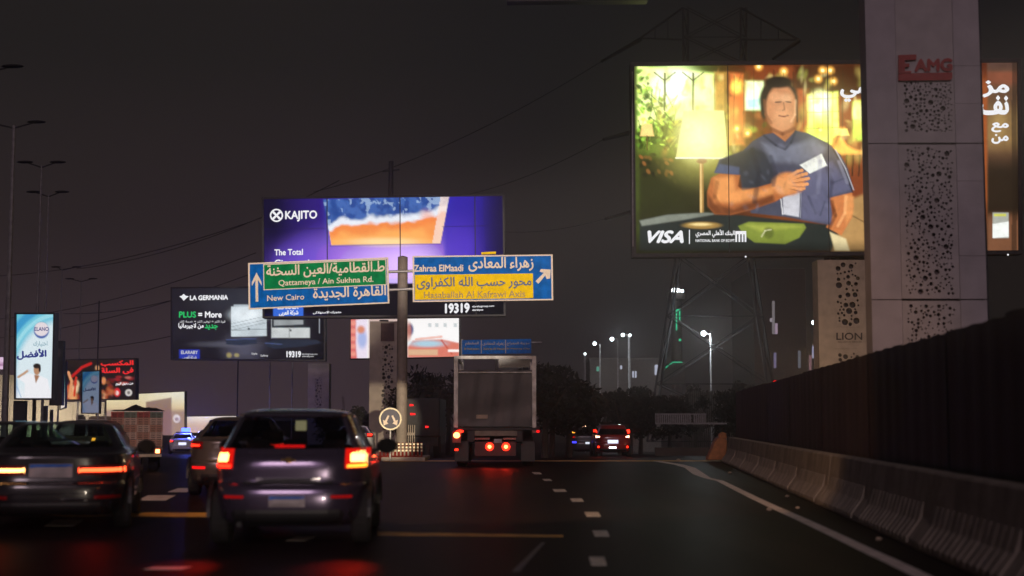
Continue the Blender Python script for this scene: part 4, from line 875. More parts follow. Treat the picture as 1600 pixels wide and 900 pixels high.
for s_, tip, arms in ((-1, (1000, 60), 0), (1, (1248, 62), 0)):
    x0 = 1067 if s_ < 0 else 1157; mb = MB()
    for dy in (YP, YP+3.5):
        mb.bar(P(tip[0], tip[1], YP+1.7), P(x0, 12, dy), .10); mb.bar(P(tip[0], tip[1], YP+1.7), P(x0, 62, dy), .10)
    for t in (.35, .65): mb.bar(P(tip[0]*(1-t)+x0*t, tip[1]*(1-t)+12*t, YP+1.7), P(tip[0]*(1-t)+x0*t, 62, YP+1.7), .06)
    mb.build('crossarm', LM, pyl)
    e = (940, 96) if s_ < 0 else (1208, 92); MB().bar(P(tip[0], tip[1]+2, YP+1.7), P(e[0], e[1], YP-2), .22, 6, .13).build('insulator', LM, pyl)
for tip, x0 in (((965, 206), 1067), ((968, 330), 1067), ((1262, 206), 1157), ((1262, 330), 1157)):
    mb = MB(); mb.bar(P(tip[0]+25*(1 if x0 == 1067 else -1), tip[1], YP+1.7), P(x0, tip[1]-26, YP), .1); mb.bar(P(tip[0]+25*(1 if x0 == 1067 else -1), tip[1], YP+1.7), P(x0, tip[1]+4, YP), .1); mb.build('crossarm', LM, pyl)
    if x0 == 1067: MB().bar(P(tip[0]+25, tip[1], YP+1.7), P(tip[0]-22, tip[1]+12, YP-1), .22, 6, .13).build('insulator', LM, pyl)
WM = mat('wire_metal', (.008, .008, .009), .8)
def wire(a, Ya, b, Yb, sag, label, r=.045):
    A = Vector(P(*a, Ya)); B = Vector(P(*b, Yb)); mb = MB(); n = 22
    pts = [A.lerp(B, i/n)-Vector((0, 0, sag*4*(i/n)*(1-i/n))) for i in range(n+1)]
    for p, q in zip(pts[:-1], pts[1:]): mb.bar(p, q, r, 4)
    tag(mb.build('power_line', WM), label, 'power line', 'power lines strung from the pylon')
for a, b, sag, lb in (((940, 96), (490, 300), 1.5, 'power line running down to the left from the pylon top arm'), ((943, 218), (735, 303), .6, 'power line from the middle arm ending behind the purple billboard'), ((946, 342), (785, 362), .5, 'short power line between the purple billboard and the large lit one'),
                      ((530, 282), (120, 420), 1.5, 'power line crossing the dark sky above the black billboard'), ((410, 340), (-20, 432), 1.2, 'power line descending to the left edge beside the purple billboard'), ((400, 395), (-20, 500), 1.2, 'power line just above the black oven billboard'),
                      ((400, 425), (-20, 530), 1.0, 'lowest power line reaching the skincare lightbox'), ((265, 470), (100, 490), .4, 'short power line left of the black billboard'), ((268, 525), (90, 545), .4, 'low wire passing above the red billboard')):
    wire(a, 140, b, 175, sag, lb, .04)
m2 = thing('far_mast', 'distant dark mast rising above the purple billboard', 'mast', (P(611, 700, 150)[0], 150, ground_z(150)))
MB().bar((P(611, 300, 150)[0], 150, ground_z(150)), P(611, 252, 150), .38, 6, .25).build('shaft', DARK, m2); MB().bar(P(598, 268, 150), P(624, 265, 150), .1).build('crossarm', DARK, m2)

# ================================================================== DISTANT BUILDINGS, TREES
tw = thing('minaret', 'distant tower with white floodlights at its gallery and a green lit shaft', 'tower', (P(1058, 600, 220)[0], 220, ground_z(220)))
s2_ = 220/F; ct = P(1058, 600, 220); z = lambda py: P(1058, py, 220)[2]; DS = mat('dim_stone', (.08, .07, .06), .9)
MB().lathe([(ground_z(220), .9), (z(470), .8), (z(468), 1.5), (z(458), 1.6), (z(457), .7), (z(440), .6), (z(425), 0)], 'z', (ct[0], 220, 0), 12).build('shaft', DS, tw)
for dx in (-5, -2, 2, 6, 11): MB().ball(P(1055+dx, 453+abs(dx)*.15, 218), .22+.12*(abs(dx) < 4), 8, 6).build('floodlight', WLAMP, tw)
GRN = glow('green_tube', (.04, .9, .42), .9)
for x, a, b in ((1057, 484, 516), (1062, 484, 500)): MB().bar(P(x, a, 218), P(x, b, 218), .11).build('green_tube', GRN, tw)
MB().bar(P(1056, 484, 218), P(1062, 484, 218), .12).build('green_tube', GRN, tw); MB().ball(P(1062.5, 531, 218), .2).build('green_lamp', GRN, tw)
gs = thing('green_neon_roofline', 'stepped green lit roofline left of the pylon foot', 'neon light', (P(1048, 600, 190)[0], 190, ground_z(190)))
for a, b in (((1050, 566), (1066, 566)), ((1046, 569), (1050, 568)), ((1040, 575), (1044, 571)), ((1036, 583), (1038, 576))): MB().bar(P(*a, 190), P(*b, 190), .12).build('tube', glow('green_tube_dim', (.03, .6, .28), .7), gs)
MB().prism([P(x, y, 191) for x, y in ((1034, 600), (1070, 600), (1070, 567), (1048, 567), (1036, 580))], (0, 6, 0)).build('wall', DS, gs)
wbn = thing('low_white_building', 'low pale building with lit doorways behind the far lamps', 'building', (P(975, 600, 175)[0], 175, ground_z(175)))
PW = mat('pale_wall', (.17, .16, .14), .9); bx = lambda px: P(px, 580, 175)[0]; bz = lambda py: P(975, py, 175)[2]
MB().box(bx(922), bx(1032), 175, 187, ground_z(175), bz(562)).build('wall', PW, wbn); MB().box(bx(920), bx(1034), 174.8, 187.2, bz(562)+.01, bz(559)).build('roof_slab', PW, wbn)
for x0, x1, y0, y1, s_ in ((932, 938, 573, 580, 'g'), (969, 972, 571, 577, 'w'), (988, 990.5, 580, 590, 'w'), (992, 994.5, 580, 590, 'w'), (1023, 1029, 570, 586, 'w')):
    quad([(x0, y0), (x1, y0), (x1, y1), (x0, y1)], 174.9, glow('cool_opening', (.55, .58, .72), .8) if s_ == 'w' else glow('green_opening', (.2, .6, .45), .5), wbn, 'lit_doorway', .03)
tb = MB().box(P(1170, 0, 150)[0], P(1250, 0, 150)[0], 150, 165, ground_z(150), P(1200, 420, 150)[2]).build('wall', mat('dark_block', (.05, .036, .034), .9), None)
blk = thing('dark_tower_block', 'dark high block with a few thin lit window strips, between pylon and LION pillar', 'building', (P(1210, 700, 150)[0], 150, ground_z(150)))
tb.parent = blk; tb.data.transform(__import__('mathutils').Matrix.Translation(-blk.location))
for x, a, b, c in ((1205, 497, 503, (.30, .26, .30)), (1208.5, 470, 522, (.16, .14, .15)), (1213, 505, 522, (.30, .22, .30)), (1211, 551, 575, (.12, .10, .18)), (1249, 548, 575, (.10, .10, .12)), (1266, 555, 580, (.14, .07, .09)), (1271, 540, 560, (.28, .28, .42))):
    quad([(x-2, a), (x+2, a), (x+2, b), (x-2, b)], 149.9, glow('strip_%d' % x, c, 1), blk, 'lit_window', .03)
for cx, cy in ((1211, 597), (1160, 597)): pass
wf = thing('white_plastic_barriers', 'row of faint white slatted barriers across the side road', 'barrier', (P(1057, 660, 78)[0], 78, ground_z(78)))
SL = mat('grey_slat', (.25, .25, .26), .8)
for k in range(24):
    if k == 17: continue
    x = P(1019+k*3.25, 0, 78)[0]; MB().box(x-.035, x+.035, 78, 78.05, P(0, 662, 78)[2], P(0, 646, 78)[2]).build('slat', SL, wf)
MB().box(P(1018, 0, 78)[0], P(1127, 0, 78)[0], 78.06, 78.12, P(0, 663, 78)[2], P(0, 660.5, 78)[2]).build('rail', SL, wf); MB().box(P(1018, 0, 78)[0], P(1096, 0, 78)[0], 78.06, 78.12, P(0, 648, 78)[2], P(0, 646, 78)[2]).build('rail', SL, wf)
MB().box(P(1018, 0, 78)[0], P(1127, 0, 78)[0], 78.2, 78.5, ground_z(78), P(0, 700, 78)[2]+.02).build('plinth', EARTH, wf)
pk = thing('palisade_fence', 'distant faint palisade fence under the lone lit lamp', 'fence', (P(1100, 620, 110)[0], 110, ground_z(110)))
for k in range(22): x = P(1070+k*3.2, 0, 110)[0]; MB().box(x-.04, x+.04, 110, 110.05, ground_z(110), P(0, 611+random.uniform(-1.5, 1.5), 110)[2]).build('pale', mat('dim_pale', (.12, .12, .10), .9), pk)
MB().box(P(1068, 0, 110)[0], P(1140, 0, 110)[0], 110.06, 110.12, P(0, 636, 110)[2], P(0, 634, 110)[2]).build('rail', DARK, pk)
ss = thing('security_lamp', 'tiny red lamp in the dark below the tower block', 'lamp', P(1211, 597, 100)); MB().ball(P(1211, 597, 100), .13).build('bulb', RED_DIM, ss)
MB().bar(P(1212, 597, 100.1), (*P(1212, 597, 100.1)[:2], ground_z(100)), .04).build('post', DARK, ss)

def make_crown(n, rx, rz, seed):
    r = random.Random(seed); cl = [(r.gauss(0, .42), r.gauss(0, .42), r.uniform(-.6, .75)) for _ in range(24)]; vs = []; fs = []
    for i in range(n):
        c = r.choice(cl); d = Vector((r.gauss(0, 1), r.gauss(0, 1), r.gauss(0, 1))).normalized()*r.uniform(.05, .34)
        p = Vector((c[0]+d.x, c[1]+d.y, c[2]+d.z)); p = Vector((p.x*rx, p.y*rx, p.z*rz))
        a = Vector((r.gauss(0, 1), r.gauss(0, 1), r.gauss(0, 1))).normalized(); b = a.orthogonal().normalized(); s = r.uniform(.09, .2)
        k = len(vs); vs += [p-a*s, p+b*s*.5, p+a*s, p-b*s*.5]; fs.append((k, k+1, k+2, k+3))
    return vs, fs
CROWNS = []
for k in range(3):
    vs, fs = make_crown(2600, 2.0, 1.6, 50+k); me = bpy.data.meshes.new('crown'); me.from_pydata([tuple(v) for v in vs], [], fs); me.materials.append(LEAFM); CROWNS.append(me)
TREES = [(968, 598, 680, 92, .8), (985, 594, 680, 110, .9), (668, 560, 640, 78, 1.0), (650, 590, 680, 66, .8), (700, 570, 680, 84, 1.1), (560, 628, 690, 84, .8), (525, 634, 690, 90, .7), (862, 556, 660, 72, 1.0), (888, 580, 680, 64, .75), (925, 598, 670, 76, .7), (850, 575, 700, 60, 1.0), (1000, 604, 680, 96, .9), (1045, 606, 680, 100, 1.0), (1150, 600, 690, 92, .9), (1085, 592, 660, 120, 1.2), (1165, 585, 660, 105, 1.2)]
TL = ['low dark tree in front of the left half of the low white building', 'low dark tree in front of the lit doorways', 'tall dark tree left of the truck, just behind the gantry pole', 'lower bushy tree between the gantry pole and the truck', 'broad dark tree directly behind the truck', 'small tree top beside the right edge of the silver car roof', 'low tree top above the silver car roof', 'dark tree right beside the truck body', 'large dark tree left of the far red car', 'dark tree above the far red car', 'dense tree overlapping the truck edge', 'dark tree in front of the white low building', 'dark tree under the green stepped roofline', 'dark tree behind the start of the sheet fence', 'dark tree under the lone lit lamp', 'dark tree at the foot of the tower block']
for i, ((px, top, bot, Y, sc), lb) in enumerate(zip(TREES, TL)):
    g = ground_z(Y); X = P(px, 600, Y)[0]; zt = P(px, top, Y)[2]; H = zt-g
    t = thing('tree', lb, 'tree', (X, Y, g), 'dark trees beyond the road')
    MB().bar((0, 0, 0), (.1, 0, H*.6), .16, 7, .08).build('trunk', BARK, t, world=False)
    for k in range(3): a = k*2.1+i; MB().bar((.05, 0, H*.4), (math.cos(a)*sc, math.sin(a)*sc, H*.75), .06, 5, .03).build('limb', BARK, t, world=False)
    c = bpy.data.objects.new('crown', CROWNS[i % 3]); COL.objects.link(c); c.parent = t; c.location = (0, 0, H*.54); c.scale = (sc, sc, H*.46/2.0); c.rotation_euler = (0, 0, i*1.7)

# wall and floodlights made up to stand in for the left haze glow
lw = thing('haze_glow_wall', 'added pale wall standing in for the haze glow behind the lightbox posts on the left', 'wall', (P(60, 660, 112)[0], 112, ground_z(112)))
for k in range(10): x0 = P(-60+k*24, 0, 112)[0]; x1 = P(-60+k*24+23.6, 0, 112)[0]; MB().box(x0, x1, 112, 112.3, ground_z(112), P(0, 586+(k > 6)*42, 112)[2]).build('wall_panel', mat('cream_render', (.6, .55, .45), .9, var=.1), lw)
for px in (-10, 60, 120):
    p = P(px, 672, 108); f = thing('added_floodlight', 'added floodlight brightening the haze glow wall, %s' % {-10: 'at the left edge', 60: 'behind the dark car roof', 120: 'near the dim lightbox'}[px], 'floodlight', (p[0], 108, ground_z(108)))
    MB().box(p[0]-.2, p[0]+.2, 107.8, 108.0, ground_z(108), p[2]).build('housing', DARK, f)
    lamp('haze_glow_flood', 'SPOT', (p[0], 108.1, p[2]+.1), (p[0], 112, p[2]+1.2), 420, (1, .84, .6), spot_size=math.radians(150), spot_blend=1, shadow_soft_size=.3)  # spot added to brighten the stand-in wall

# ================================================================== VEHICLES
def catmull(L, k=4):
    L = np.array(L, float); out = []
    for i in range(len(L)-1):
        a = L[max(i-1, 0)]; b = L[i]; c = L[i+1]; d = L[min(i+2, len(L)-1)]
        for j in range(k):
            t = j/k; p = .5*((2*b)+(-a+c)*t+(2*a-5*b+4*c-d)*t*t+(-a+3*b-3*c+d)*t**3); lo = np.minimum(b, c); hi = np.maximum(b, c); out.append(np.clip(p, lo, hi))
    out.append(L[-1]); return np.array(out)
HATCH = [(.22, .14, 3.70, .74, 5), (.30, .03, 3.86, .82, 5), (.46, 0, 3.92, .85, 5), (.60, .01, 3.92, .86, 5), (.66, .05, 3.90, .865, 5), (.68, .10, 3.88, .865, 5), (.84, .11, 3.70, .865, 5), (.93, .13, 3.30, .85, 4.5), (.99, .18, 2.95, .83, 4.5), (1.04, .22, 2.85, .80, 4.5), (1.34, .46, 2.35, .66, 4), (1.42, .52, 2.15, .60, 4), (1.455, .75, 1.95, .52, 3.5), (1.475, 1.0, 1.7, .35, 3)]
SEDAN = [(.20, .14, 4.2, .78, 5), (.28, .03, 4.42, .86, 5), (.42, 0, 4.5, .90, 5), (.58, .01, 4.5, .91, 5), (.62, .05, 4.45, .905, 5), (.80, .07, 4.3, .905, 5), (.92, .07, 3.7, .89, 4.5), (.96, .16, 3.5, .87, 4.5), (.985, .62, 3.2, .84, 4.5), (1.03, .72, 3.0, .80, 4.5), (1.24, 1.2, 2.45, .66, 4), (1.31, 1.4, 2.25, .58, 4), (1.34, 1.6, 2.1, .48, 3.5), (1.355, 1.8, 2.0, .3, 3)]
def scale_levels(L, sw=1, sh=1, sl=1): return [(a*sh, b*sl, c*sl, d*sw, e) for a, b, c, d, e in L]
class Car:
    def __init__(s, label, cat, loc, rz, levels, paint, belt, roof, glassm, nt=72, name='parked_car'):
        s.root = thing(name, label, cat, loc, rz=rz); s.L = catmull(levels); r = s.root
        L = s.L; V = []; nt_ = nt
        for z, yr, yf, w, n in L:
            for i in range(nt_):
                t = 2*math.pi*(i+.5)/nt_-math.pi; c, q = math.cos(t), math.sin(t)
                V.append((w*math.copysign(abs(c)**(2/n), c), (yr+yf)/2+(yf-yr)/2*math.copysign(abs(q)**(2/n), q), z))
        body = MB(); rg = MB(); wg = MB(); sg = MB(); body.v = rg.v = wg.v = sg.v = V
        for j in range(len(L)-1):
            z0, z1 = L[j][0], L[j+1][0]; zm = (z0+z1)/2; wm = (L[j][3]+L[j+1][3])/2; ym = (L[j][1]+L[j+1][1])/2; yx = (L[j][2]+L[j+1][2])/2
            for i in range(nt_):
                k = (i+1) % nt_; f = (j*nt_+i, j*nt_+k, (j+1)*nt_+k, (j+1)*nt_+i)
                t = 2*math.pi*(i+1)/nt_-math.pi; cx = abs(math.cos(t)); yy = math.sin(t)
                px = cx**(.45); tgt = body
                if belt < zm < roof:
                    if yy < 0 and px < .82: tgt = rg
                    elif yy > 0 and px < .86: tgt = wg
                    elif px > .93 and abs(yy) < .72 and not abs(yy+.06) < .05: tgt = sg
                tgt.f.append(f)
        nn = len(L)-1; body.f.append(tuple(nn*nt_+i for i in range(nt_))); body.f.append(tuple(range(nt_))[::-1])
        def bl(mb, nm, m):
            used = sorted({i for f in mb.f for i in f}); mp = {a: b for b, a in enumerate(used)}
            o = MB(); o.v = [mb.v[i] for i in used]; o.f = [tuple(mp[i] for i in f) for f in mb.f]
            return o.build(nm, m, r, smooth=True, world=False)
        s.body = bl(body, 'body', paint); s.rg = bl(rg, 'rear_window', glassm); bl(wg, 'windscreen', glassm)
        if sg.f:
            for d in (-1, 1):
                h = MB(); h.v = V; h.f = [f for f in sg.f if V[f[0]][0]*d > 0]; bl(h, 'side_window', glassm)
    def ry(s, x, z):
        L = s.L; j = int(np.clip(np.searchsorted(L[:, 0], z)-1, 0, len(L)-2)); t = (z-L[j, 0])/max(1e-6, L[j+1, 0]-L[j, 0]); t = min(max(t, 0), 1)
        _, yr, yf, w, n = L[j]*(1-t)+L[j+1]*t; u = min(abs(x)/w, .995); return (yr+yf)/2-(yf-yr)/2*(1-u**n)**(1/n)
    def patch(s, x0, x1, z0, z1, m, name, proud=.012, nx=8, nz=5, parent=None, skew=0):
        """panel laid on the rear surface, following its curve"""
        mb = MB()
        for off in (proud, -.03):
            for j in range(nz):
                for i in range(nx):
                    z = z0+(z1-z0)*j/(nz-1); x = x0+(x1-x0)*i/(nx-1)+skew*(z-z0); rr = off
                    if off > 0 and (i in (0, nx-1) or j in (0, nz-1)): rr = off*.4
                    mb.v.append((x, s.ry(x, z)-rr, z))
        N_ = nx*nz; g = lambda i, j, k: k*N_+j*nx+i
        for j in range(nz-1):
            for i in range(nx-1): mb.f.append((g(i, j, 0), g(i+1, j, 0), g(i+1, j+1, 0), g(i, j+1, 0)))
        for i in range(nx-1): mb.f += [(g(i, 0, 0), g(i, 0, 1), g(i+1, 0, 1), g(i+1, 0, 0)), (g(i, nz-1, 1), g(i, nz-1, 0), g(i+1, nz-1, 0), g(i+1, nz-1, 1))]
        for j in range(nz-1): mb.f += [(g(0, j, 1), g(0, j, 0), g(0, j+1, 0), g(0, j+1, 1)), (g(nx-1, j, 0), g(nx-1, j, 1), g(nx-1, j+1, 1), g(nx-1, j+1, 0))]
        return mb.build(name, m, parent or s.root, world=False, smooth=False)
    def wheels(s, w, ys, R=.31, tw=.2):
        for y in ys:
            for d in (-1, 1):
                x = d*(w-tw*.5); mb = MB().lathe([(-tw/2, R*.6), (-tw/2, R*.93), (-tw*.36, R), (tw*.36, R), (tw/2, R*.93), (tw/2, R*.6)], 'x', (x, y, R), 24)
                wh = mb.build('wheel', RUBBER, s.root, world=False, smooth=False)
                rm = MB().lathe([(d*tw*.42, 0), (d*tw*.42, .06), (d*tw*.30, R*.5), (d*tw*.47, R*.62)], 'x', (x, y, R), 20); rm.build('rim', STEEL, wh, world=False)
                ar_ = MB()
                for k in range(12):
                    a0, a1 = math.pi*k/12, math.pi*(k+1)/12
                    ar_.prism([(d*(w-.02), y+q*math.cos(a), R+q*math.sin(a)) for q, a in ((R+.01, a0), (R+.07, a0), (R+.07, a1), (R+.01, a1))], (d*.04, 0, 0))
                ar_.build('wheel_arch', TRIM, s.root, world=False)
    def mirror(s, x, y, z, paint, both=True):
        for d in ((-1, 1) if both else (1,)):
            m_ = MB().ball((d*(x+.13), y, z), .13, 12, 8, (1, .55, .72)).build('wing_mirror', TRIM, s.root, world=False, smooth=True)
            MB().bar((d*(x-.04), y+.02, z-.06), (d*(x+.06), y, z-.03), .025, 6).build('stalk', TRIM, m_, world=False)
            MB().lathe([(0, 0), (0, .085), (.004, .085)], 'y', (d*(x+.13), y-.072, z), 16).build('mirror_glass', mat('mirror_dark', (.02, .02, .02), .9, spec=0), m_, world=False)
    def seats(s, y, z0=.55, z1=1.02, xs=(-.38, .38)):
        for x in xs:
            st = MB().box(x-.24, x+.24, y, y+.14, z0, z1).build('seat_back', SEAT, s.root, bevel=.05, world=False)
            MB().box(x-.13, x+.13, y+.02, y+.11, z1+.04, z1+.21).build('headrest', SEAT, s.root, bevel=.04, world=False)

# --- silver hatchback in front
SILV = mat('silver_purple_paint', (.13, .105, .17), .22, metal=.65, var=.06, scale=2, coat=.6)
GL = glass('tinted_glass', (.45, .5, .6), .8); GLD = glass('dark_tinted_glass', (.75, .9, .85), .85)
Yc = 15.4; c0 = Car('silver purple hatchback with its brake lights on, braking in the middle lane', 'car', (P(449, 712, Yc)[0], Yc, 0), math.radians(3), HATCH, SILV, 1.04, 1.37, GL, name='hatchback_car')
for d in (-1, 1):
    tl = c0.patch(min(d*.60, d*.84), max(d*.60, d*.84), .83, 1.04, glow('lit_lens', (1, .012, .006), .75), 'tail_light', .025)
    c0.patch(min(d*.645, d*.815), max(d*.645, d*.815), .885, 1.01, RED_HOT if 1 else RED_ON, 'brake_lamp', .034, parent=tl); c0.patch(min(d*.62, d*.82), max(d*.62, d*.82), .84, .875, AMBER if d > 0 else RED_ON, 'turn_lamp', .034, parent=tl)
    c0.patch(min(d*.46, d*.68), max(d*.46, d*.68), .52, .55, glow('reflector_glow', (.7, .01, .01), .35), 'reflector', .014, nz=3)  # bumper reflectors glow: the light they throw back is put in as emission
c0.patch(-.63, .63, .665, .70, TRIM, 'tailgate_seam', .004, nz=3); c0.patch(-.80, .80, .24, .40, TRIM, 'lower_bumper', .012, nx=14)
c0.patch(-.64, .64, 1.375, 1.42, SILV, 'roof_spoiler', .09, nx=14, nz=4); c0.patch(-.16, .16, 1.055, 1.075, RED_DIM, 'third_brake_lamp', .008, nz=3)
pz = c0.patch(-.19, .19, .43, .545, mat('plate_white', (.5, .44, .46), .6), 'number_plate', .03, nz=4); c0.patch(-.185, .185, .505, .54, mat('plate_blue', (.04, .22, .9), .5), 'blue_band', .037, nz=3, parent=pz)
c0.patch(-.34, .34, .70, .735, mat('chrome_strip', (.6, .58, .62), .25, metal=1), 'chrome_strip', .012, nz=3)
GOLD = mat('gold_badge', (.6, .38, .12), .3, metal=.8); c0.patch(-.075, .075, .905, .93, GOLD, 'badge', .02, nz=3); c0.patch(-.028, .028, .89, .945, GOLD, 'badge', .022, nx=3, nz=3)
c0.patch(-.25, .2, 1.06, 1.068, TRIM, 'wiper', .02, nz=3); c0.wheels(.86, (.62, 3.12)); c0.mirror(.84, 2.55, 1.03, SILV); c0.seats(1.9); c0.seats(.85, z1=.92, xs=(-.42, 0, .42))
MB().bar((-.5, .25, .25), (-.5, .0, .25), .03, 10).build('exhaust_pipe', DARK, c0.root, world=False)
dsc = MB().box(-.13, .0, 2.2, 2.23, 1.22, 1.34).build('dashboard_screen', glow('cream_screen', (.8, .66, .3), .55), c0.root, world=False)
MB().bar((.5, 1.5, 1.46), (.5, 1.25, 1.62), .006, 5).build('aerial', TRIM, c0.root, world=False)

# --- dark saloon on the left
DKP = mat('dark_car_paint', (.022, .02, .024), .25, var=.1, coat=.8)
Yd = 17.4; c1 = Car('dark saloon with thin glowing tail light bars at the lower left', 'car', (P(80, 735, Yd)[0], Yd, 0), math.radians(12), scale_levels(SEDAN, 1, .98), DKP, 1.01, 1.29, GLD, name='saloon_car')
for d in (-1, 1):
    tl = c1.patch(min(d*.30, d*.86), max(d*.30, d*.86), .69, .80, RED_LENS, 'tail_light', .02, nx=12)
    c1.patch(min(d*.31, d*.84), max(d*.31, d*.84), .715, .775, glow('bar_lamp_lit', (1, .07, .02), 6) if d > 0 else RED_HOT, 'lamp_bar', .03, nx=12, nz=4, parent=tl)
    c1.patch(min(d*.5, d*.8), max(d*.5, d*.8), .40, .44, RED_LENS, 'reflector', .014, nz=3)
pz = c1.patch(-.26, .24, .66, .82, mat('plate_white', (.5, .44, .46), .6), 'number_plate', .02, nz=4); c1.patch(-.255, .235, .775, .815, mat('plate_blue', (.04, .22, .9), .5), 'blue_band', .027, nz=3, parent=pz)
c1.patch(-.7, .7, .58, .60, CHROME, 'chrome_strip', .01, nx=12, nz=3); c1.patch(-.82, .82, .22, .36, TRIM, 'lower_bumper', .012, nx=14); c1.patch(-.84, .84, .46, .475, mat('chrome_strip', (.6, .58, .62), .25, metal=1), 'bumper_trim', .01, nx=14, nz=3); c1.patch(.12, .42, .385, .41, mat('chrome_strip', (.6, .58, .62), .25, metal=1), 'exhaust_trim', .02, nz=3)
c1.wheels(.9, (.85, 3.6), R=.32); c1.mirror(.86, 2.95, .98, DKP); c1.seats(2.3, z1=.86)

# --- beige saloon between the truck of crates and the hatchback
BEI = mat('beige_paint', (.16, .125, .105), .3, metal=.3, var=.06, coat=.5); Yb = 25.5
c2 = Car('beige saloon partly hidden behind the silver hatchback', 'car', (P(366, 700, Yb)[0], Yb, 0), math.radians(6), scale_levels(SEDAN, .95, 1.04), BEI, 1.05, 1.34, GL, name='saloon_car')
for d in (-1, 1):
    tl = c2.patch(min(d*.56, d*.84), max(d*.56, d*.84), .84, .97, RED_LENS, 'tail_light', .02); c2.patch(min(d*.6, d*.82), max(d*.6, d*.82), .87, .93, RED_ON, 'brake_lamp', .03, nz=3, parent=tl); c2.patch(min(d*.5, d*.76), max(d*.5, d*.76), .49, .535, RED_DIM, 'reflector', .014, nz=3)  # reflectors here emit, their returned light painted in as glow
c2.patch(-.05, .05, .84, .93, CHROME, 'badge', .015, nz=3); c2.patch(-.8, .8, .22, .4, TRIM, 'lower_bumper', .012, nx=14); c2.patch(-.22, .22, .6, .7, mat('plate_white', (.5, .44, .46), .6), 'number_plate', .015, nz=3); c2.wheels(.86, (.85, 3.6)); c2.seats(2.3)

# --- vehicle at the left edge
c3 = Car('dark car cut off by the left edge beyond the saloon', 'car', (P(-35, 700, 26)[0], 26, 0), 0, scale_levels(SEDAN, .98, .98), DKP, 1.0, 1.26, GLD, name='saloon_car')
c3.patch(-.8, .8, .86, .90, mat('chrome_strip', (.6, .58, .62), .25, metal=1), 'chrome_strip', .01, nx=12, nz=3)
for d in (-1, 1): c3.patch(min(d*.5, d*.84), max(d*.5, d*.84), .74, .82, RED_LENS, 'tail_light', .02)
c3.wheels(.88, (.85, 3.6))
c3b = Car('small hatchback ahead with two amber lamps seen through the dark saloon', 'car', (P(114, 690, 36)[0], 36, 0), 0, scale_levels(HATCH, 1, .91), mat('olive_paint', (.10, .11, .08), .3, coat=.5), .95, 1.24, GL, name='hatchback_car')
for d in (-1, 1): c3b.patch(min(d*.42, d*.5), max(d*.42, d*.5), .72, .90, glow('amber_lamp', (1, .35, .03), 3), 'tail_light', .02)
c3b.patch(-.8, .8, .66, .72, mat('chrome_strip', (.6, .58, .62), .25, metal=1), 'chrome_strip', .01, nx=12, nz=3); c3b.wheels(.86, (.62, 3.12))

# --- far cars
def far_car(label, px, Y, levels, paint, tz, lamps, plate=True, hi=None, wm=.86, extra=None, rz=0, name='saloon_car'):
    c = Car(label, 'car', (P(px, 690, Y)[0], Y, ground_z(Y)), rz, levels, paint, 1.02, 1.3, GL, nt=48, name=name)
    for d in (-1, 1):
        tl = c.patch(min(d*.52, d*.82), max(d*.52, d*.82), tz-.09, tz+.09, RED_LENS, 'tail_light', .02); c.patch(min(d*.58, d*.78), max(d*.58, d*.78), tz-.06, tz+.06, lamps, 'brake_lamp', .03, nz=3, parent=tl)
        if hi: c.patch(min(d*.70, d*.84), max(d*.70, d*.84), hi, hi+.16, RED_ON, 'upper_lamp', .03, nz=3)
    if plate: c.patch(-.24, .24, .62, .78, PLATEW, 'number_plate', .02, nz=3)
    c.wheels(wm, (.8, 3.3)); c.patch(-.74, .74, .24, .38, TRIM, 'lower_bumper', .012, nx=10)
    return c
REDC = mat('dark_red_paint', (.28, .012, .015), .3, coat=.6); WHC = mat('white_paint', (.75, .75, .78), .3, coat=.5)
fc = far_car('small red car with glowing brake lights and a lit plate, far ahead', 958, 66, HATCH, REDC, .92, glow('tail_lamp_far', (1, .5, .3), 9), hi=1.08, rz=0, name='hatchback_car')
for d in (-1, 1): fc.patch(min(d*.62, d*.70), max(d*.62, d*.70), .42, .50, RED_ON, 'fog_lamp', .02, nz=3)
fc.patch(-.18, .14, .40, .46, glow('white_lamp', (.85, .95, 1), 9), 'reversing_glint', .02, nz=3)
fv = far_car('dark car just left of the far red car, with a bright high brake lamp', 916, 74, scale_levels(HATCH, 1, 1.12), mat('slate_paint', (.05, .05, .06), .3), .98, RED_DIM, hi=None, rz=0, plate=False, name='hatchback_car')
fv.patch(-.22, .18, 1.46, 1.56, glow('tail_lamp_far', (1, .5, .3), 9), 'high_brake_lamp', .03, nz=3); fv.patch(.28, .56, 1.58, 1.63, RED_ON, 'roof_lamp', .03, nz=3)
fv.patch(-.80, -.56, 1.18, 1.26, AMBER, 'turn_lamp', .03, nz=3); fv.patch(-.72, -.5, .66, .76, glow('blue_lamp', (.05, .05, 1), 2), 'blue_lamp', .03, nz=3); fv.patch(-.04, .2, .62, .72, glow('white_dim', (.7, .75, .85), 1.2), 'number_plate', .03, nz=3)
pc = far_car('white police saloon with a flashing blue roof light beyond the truck of crates', 285, 92, scale_levels(SEDAN, .92, 1), WHC, .86, RED_ON, rz=math.radians(12))
BLU = glow('police_blue', (.05, .10, 1), 7)
lb_ = MB().box(-.45, .45, 1.75, 2.05, 1.36, 1.44).build('light_bar', DARK, pc.root, bevel=.02, world=False); MB().box(-.10, .44, 1.74, 2.06, 1.44, 1.68).build('beacon', BLU, lb_, bevel=.03, world=False)
lamp('beacon_light', 'POINT', tuple(Vector(pc.root.location)+Vector((.2, 1.5, 1.9))), None, 480, (.10, .14, 1), shadow_soft_size=.15)
far_car('far silver car right of the hatchback, beside the narrow pillar', 553, 62, SEDAN, WHC, .95, RED_ON, plate=False, rz=math.radians(6))
far_car('far dark car ahead between the police car and the beige one', 330, 74, SEDAN, DKP, .9, RED_DIM, plate=False, rz=math.radians(10))

